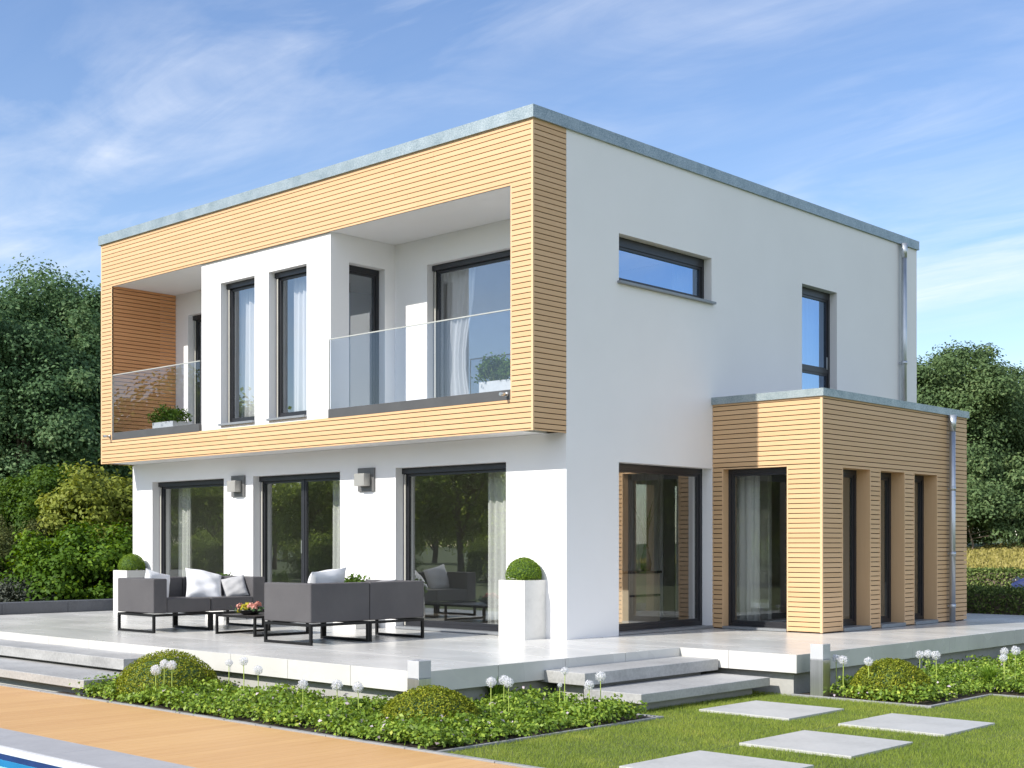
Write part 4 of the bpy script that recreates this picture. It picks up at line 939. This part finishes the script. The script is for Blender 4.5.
def copy_tree(o, loc, rz=0.0, sc=1.0, label=None, group=None):
    c = o.copy(); COL.objects.link(c); c.location = loc; c.rotation_euler = (0, 0, rz); c.scale = (sc,) * 3
    if label: c['label'] = label
    if group: c['group'] = group
    for ch in list(o.children):
        q = ch.copy(); COL.objects.link(q); q.parent = c
    return c
def P3(px, D, z=G): x, y = at(px, D); return (x, y, z)
GL = 'tall trees behind the shrubs on the left'; GR = 'trees beyond the crop field on the right'
TA = tree('broadleaf_tree', P3(22, 38), 8.4, 3.0, 3.6, 'tallest dark green tree at the left edge of the photo', leaf=.12, nleaf=100000, npuff=170, pr=.60, seed=3, group=GL, tr=.2, leanx=.05)
TB = tree('broadleaf_tree', P3(88, 43), 9.7, 2.9, 4.0, 'dark green tree directly against the left edge of the house', leaf=.125, nleaf=90000, npuff=150, pr=.66, seed=8, group=GL, tr=.2, leanx=-.04)
copy_tree(TA, P3(-55, 40), 2.1, .95, 'dark tree mostly outside the left edge of the photo')
copy_tree(TB, P3(55, 50), 1.2, .98, 'dark tree filling the gap behind the two front trees on the left')
copy_tree(TA, P3(135, 52), 4.0, 1.0, 'dark tree half hidden behind the left end of the house')
copy_tree(TB, P3(5, 54), 3.0, .9, 'farther dark tree behind the leftmost one')
def shrub(name, px, D, h, rx, mat, label, leaf=.09, nleaf=16000, npuff=90, pr=.3, seed=1, z=G, droop=None, inner=.4):
    V, Rn, C_ = crown_mesh(rx, h * .52, npuff, pr, nleaf, leaf, seed, h * .5, inner=inner)
    V[:, :, 2] = np.maximum(V[:, :, 2], .02)
    r = empty(name, P3(px, D, z), label=label, cat='shrub', group='shrubs along the left edge of the terrace')
    quads('foliage', V, Rn, M[mat], r); trunk_mb(h * .5, .05, C_, seed, nl=6).build('stem', M['bark'], r); return r
shrub('green_shrub', 40, 29.5, 3.15, 1.45, 'shrub_green', 'bright green rounded shrub at the upper left below the trees', seed=4, leaf=.085, nleaf=22000)
shrub('yellow_shrub', 108, 28.0, 3.15, 1.5, 'shrub_yellow', 'yellow-green drooping shrub against the left corner of the house', seed=5, leaf=.11, nleaf=18000)
shrub('olive_shrub', 20, 26.8, 2.0, 1.3, 'shrub_olive', 'olive green shrub below the bright green one at the left edge', seed=6, leaf=.07)
shrub('layered_shrub', 78, 25.5, 1.85, 1.25, 'shrub_dark', 'wide layered dark green shrub just behind the low basalt wall', seed=7, leaf=.10, nleaf=14000)
shrub('layered_shrub', 118, 26.3, 1.7, .95, 'shrub_dark', 'smaller layered shrub between the yellow-green shrub and the planter', seed=17, leaf=.09, nleaf=9000)
shrub('grey_shrub', 18, 24.6, .95, .75, 'shrub_grey', 'low grey-green shrub in the bottom left corner above the basalt wall', seed=9, leaf=.05, nleaf=12000, pr=.18)
shrub('olive_shrub', -28, 25.5, 1.6, 1.0, 'shrub_olive', 'olive shrub cut off by the left edge of the photo', seed=10, leaf=.07, nleaf=9000)
shrub('green_shrub', -30, 30.0, 2.8, 1.4, 'shrub_green', 'green shrub outside the left edge beside the bright green one', seed=11, leaf=.09, nleaf=9000)
shrub('dark_shrub', 92, 33.0, 3.0, 1.8, 'tree', 'dark shrub in the shade between the trees and the yellow-green shrub', seed=12, leaf=.11, nleaf=14000, pr=.4)
shrub('dark_shrub', 15, 35.0, 3.4, 2.0, 'tree', 'dark shrub in the shade behind the bright green shrub', seed=13, leaf=.11, nleaf=14000, pr=.4)

# right background: hedges, crop field, trees, car
def hedge(x0, x1, y0, y1, z0, z1, n, leaf, label, mat='hedge'):
    r = empty('hedge', ((x0 + x1) / 2, (y0 + y1) / 2, z0), label=label, cat='hedge')
    w_, d_, h_ = x1 - x0, y1 - y0, z1 - z0
    f = rng.choice(4, n, p=np.array([w_ * h_, w_ * d_, d_ * h_, w_ * h_ * .4]) / (w_ * h_ * 1.4 + w_ * d_ + d_ * h_))
    a, b = rng.random(n), rng.random(n); P_ = np.zeros((n, 3)); Nn = np.zeros((n, 3))
    for k_, (pp, nn) in enumerate(((lambda a, b: (a * w_, 0 * a, b * h_), (0, -1, .3)), (lambda a, b: (a * w_, b * d_, 0 * a + h_), (0, 0, 1)), (lambda a, b: (0 * a + w_, a * d_, b * h_), (1, 0, .3)), (lambda a, b: (a * w_, 0 * a + d_, b * h_), (0, 1, .3)))):
        s_ = f == k_; P_[s_] = np.stack(pp(a[s_], b[s_]), 1); Nn[s_] = nn
    P_ += rng.normal(size=(n, 3)) * .045 - np.array((w_ / 2, d_ / 2, 0)); P_[:, 2] = np.maximum(P_[:, 2], .01)
    quads('foliage', leaves(P_, Nn + rng.normal(size=(n, 3)) * .7, leaf, leaf * .6), rng.random(n), M[mat], r)
    m = MB(); m.box(-w_ / 2 + .06, w_ / 2 - .06, -d_ / 2 + .06, d_ / 2 - .06, 0, h_ - .06); m.build('branch_core', M['bark'], r)
hedge(-.4, 9.0, 10.4, 11.1, G, .36, 38000, .05, 'near low clipped hedge in shade just behind the terrace on the right')
hx, hy = at(990, 46)
hedge(hx - 9, hx + 36, hy, hy + 1.2, G, .26, 56000, .10, 'farther low hedge in front of the yellow crop field')
m = MB(); m.face([(hx - 40, hy + 1.3, G + .02), (hx + 60, hy + 1.3, G + .02), (hx + 60, hy + 34, 1.15), (hx - 40, hy + 34, 1.15)]); m.face([(hx - 40, hy + 34, 1.15), (hx + 60, hy + 34, 1.15), (hx + 90, hy + 300, 4), (hx - 90, hy + 300, 4)])
tag(m.build('field', M['ground']), kind='structure')
n = 110000; a = hx - 9 + 46 * rng.random(n); b = rng.random(n) ** 1.3 * 25; bz = G + .02 + (1.15 - G - .02) * b / 32.7
P_ = np.stack([a, hy + 1.4 + b, bz], 1); hgt = .5 + .22 * rng.random(n); ang = rng.random(n) * pi
s_ = np.stack([np.cos(ang), np.sin(ang), 0 * ang], 1) * .035; ln = rng.normal(size=(n, 2)) * .07
top_ = P_ + np.stack([ln[:, 0], ln[:, 1], hgt], 1)
o = quads('crop', np.stack([P_ - s_ * .4, P_ + s_ * .4, top_ + s_, top_ - s_], 1), rng.random(n), M['wheat']); tag(o, kind='stuff')
TR1 = tree('broadleaf_tree', P3(955, 70, .9), 10.3, 3.7, 4.9, 'tall rounded tree right behind the timber extension on the right', 'tree_r', leaf=.18, nleaf=90000, npuff=170, pr=.85, seed=21, group=GR, tr=.25, zc=5.4)
TR2 = tree('broadleaf_tree', P3(1024, 76, 1.0), 10.4, 3.4, 5.0, 'lower tree at the right edge of the photo', 'tree_r', leaf=.18, nleaf=70000, npuff=140, pr=.85, seed=22, group=GR, tr=.22, zc=5.0)
copy_tree(TR1, P3(905, 80, 1.1), 2.0, 1.05, 'tree half hidden behind the house and extension on the right')
copy_tree(TR2, P3(985, 84, 1.1), 1.0, .95, 'darker tree between and behind the two right-hand trees')
copy_tree(TR1, P3(1068, 84, 1.1), 1.0, 1.0, 'tree just outside the right edge of the photo')
for i, px in enumerate((1150, 1235, 1330, 1430, 1530, 1640)):
    copy_tree(TR1 if i % 2 else TR2, P3(px, 80 - i * 3, .9), i * 1.7, .92 + .04 * (i % 3), 'tree standing outside the right edge of the photo, beyond the crop field', 'trees outside the right edge of the photo')
for i, px in enumerate((-130, -220, -330, -450)):
    copy_tree(TA if i % 2 else TB, P3(px, 41 + i, G), i * 1.3, .95, 'tree standing outside the left edge of the photo', 'trees outside the left edge of the photo')
for px, D, h, rx, sd_, lab in ((928, 66, 3.0, 2.0, 31, 'dark undergrowth bush below the tall tree right of the extension'), (972, 64, 2.8, 1.8, 32, 'bright green bush at the far edge of the crop field'), (1010, 66, 3.6, 2.2, 33, 'larger bush at the field edge near the right edge of the photo'), (1050, 66, 3.2, 2.2, 34, 'bush beyond the field just outside the photo'), (945, 72, 3.4, 2.6, 35, 'dark bush filling the gap under the tall tree on the right'), (992, 74, 3.6, 2.8, 36, 'dark bush behind the bright green field-edge bush'), (1035, 76, 3.6, 2.8, 37, 'dark bush behind the right-hand tree trunk')):
    V, Rn, C_ = crown_mesh(rx, h * .55, 50, .55, 7000, .2, sd_, h * .5); r = empty('field_bush', P3(px, D, .85), label=lab, cat='bush', group='bushes along the far edge of the field')
    quads('foliage', V, Rn, M['tree_r'], r); trunk_mb(h * .5, .06, C_, sd_, nl=5).build('stem', M['bark'], r)
# blue car between the hedges, nose pointing left
def car(loc, rz):
    r = empty('parked_car', loc, rz, label='blue car behind the near hedge, cut off by the right edge of the photo', cat='car')
    # body stations: x, half width, sill z, belt z
    st = [(0, .55, .35, .52), (.06, .68, .26, .62), (.35, .80, .22, .74), (1.1, .87, .20, .90), (1.5, .88, .20, .95), (2.6, .88, .20, .97), (3.5, .87, .20, .98), (3.9, .82, .24, .96), (4.1, .70, .32, .88)]
    V = []; F_ = []
    for x, wv, z0, z1 in st: V += [(x, -wv * .9, z0), (x, -wv, z0 + (z1 - z0) * .35), (x, -wv * .97, z0 + (z1 - z0) * .8), (x, -wv * .8, z1), (x, wv * .8, z1), (x, wv * .97, z0 + (z1 - z0) * .8), (x, wv, z0 + (z1 - z0) * .35), (x, wv * .9, z0)]
    n = 8
    for i in range(len(st) - 1):
        for k_ in range(n): F_.append((i * n + k_, i * n + (k_ + 1) % n, (i + 1) * n + (k_ + 1) % n, (i + 1) * n + k_))
    F_.append(tuple(range(n))[::-1]); F_.append(tuple((len(st) - 1) * n + k_ for k_ in range(n)))
    me = bpy.data.meshes.new('body'); me.from_pydata(V, [], F_); me.update(); me.polygons.foreach_set('use_smooth', [True] * len(F_)); o = link('body', me, M['car_paint'], r)
    sb = o.modifiers.new('s', 'SUBSURF'); sb.levels = 2; sb.render_levels = 2
    cs = [(1.15, .74, .88, .90), (1.75, .66, .90, 1.34), (2.4, .64, .92, 1.44), (3.2, .64, .92, 1.40), (3.9, .70, .90, .94)]
    V = []; F_ = []
    for x, wv, z0, z1 in cs: V += [(x, -wv * 1.12, z0), (x, -wv, z1), (x, wv, z1), (x, wv * 1.12, z0)]
    for i in range(len(cs) - 1):
        for k_ in range(4): F_.append((i * 4 + k_, i * 4 + (k_ + 1) % 4, (i + 1) * 4 + (k_ + 1) % 4, (i + 1) * 4 + k_))
    me = bpy.data.meshes.new('cabin'); me.from_pydata(V, [], F_); me.update(); link('cabin', me, [M['ceramic']], r)
    m = MB(); m.box(1.72, 3.25, -.62, .62, 1.385, 1.45); m.build('roof', M['car_paint'], r, bevel=.03)
    for x in (.8, 3.25):
        for y in (-.78, .78):
            m = MB(); m.tube([(x, y - .1, .31), (x, y + .1, .31)], .31, 24); wv = m.build('wheel', M['rubber'], r)
            m = MB(); s_ = -1 if y < 0 else 1; m.tube([(x, y + s_ * .101, .31), (x, y + s_ * .112, .31)], .2, 18); m.build('rim', M['steel'], wv)
    for y in (-.55, .55): m = MB(); m.tube([(.10, y, .58), (.26, y, .66)], [.09, .10], 12); m.build('headlight', M['ceramic'], r)
cx_, cy_ = at(1010, 37); car((cx_, cy_ + .4, G), 0.10)

# trees that stand on the far side of the garden, seen only in the glass
GB = 'trees across the garden that are only seen reflected in the glass'
LB = 'dark garden tree visible only as a reflection in the glass of the house'
TC = tree('garden_tree', (-16, -34, G), 6.6, 2.7, 2.7, LB, 'tree_back', leaf=.22, nleaf=10000, npuff=80, pr=.75, seed=41, group=GB, zc=3.6)
TC['label'] = LB
for i in range(41):
    a_ = -96 + i * 4.1 + random.uniform(-1, 1); x_ = a_; y_ = -31 - random.random() * 9
    if abs(x_ + 16) < 1.5: x_ += 2
    copy_tree(TC, (x_, y_, G), random.random() * 6, (.80 + .22 * random.random()) * (1.9 if x_ < -60 else 1.0))
for i in range(42):
    x_ = -80 + i * 3.6; q = copy_tree(TC, (x_, -25 - random.random() * 4, G - 1.3), random.random() * 6, .5 + .12 * random.random()); q['label'] = 'low bush across the garden visible only as a reflection in the glass'; q['category'] = 'bush'; q['group'] = 'garden bushes only seen reflected in the glass'; q.name = 'garden_bush'
for i in range(36):
    q = copy_tree(TC, (-125 + i * 6.0, -70 - random.random() * 6, G - 1.5), random.random() * 6, 1.25 + .15 * random.random())
# pool water
m = MB(); m.face([(-12, -12.3, G - .10), (2.348, -12.3, G - .10), (2.348, -7.602, G - .10), (-12, -7.602, G - .10)])
tag(m.build('pool_water', M['water']), kind='structure')
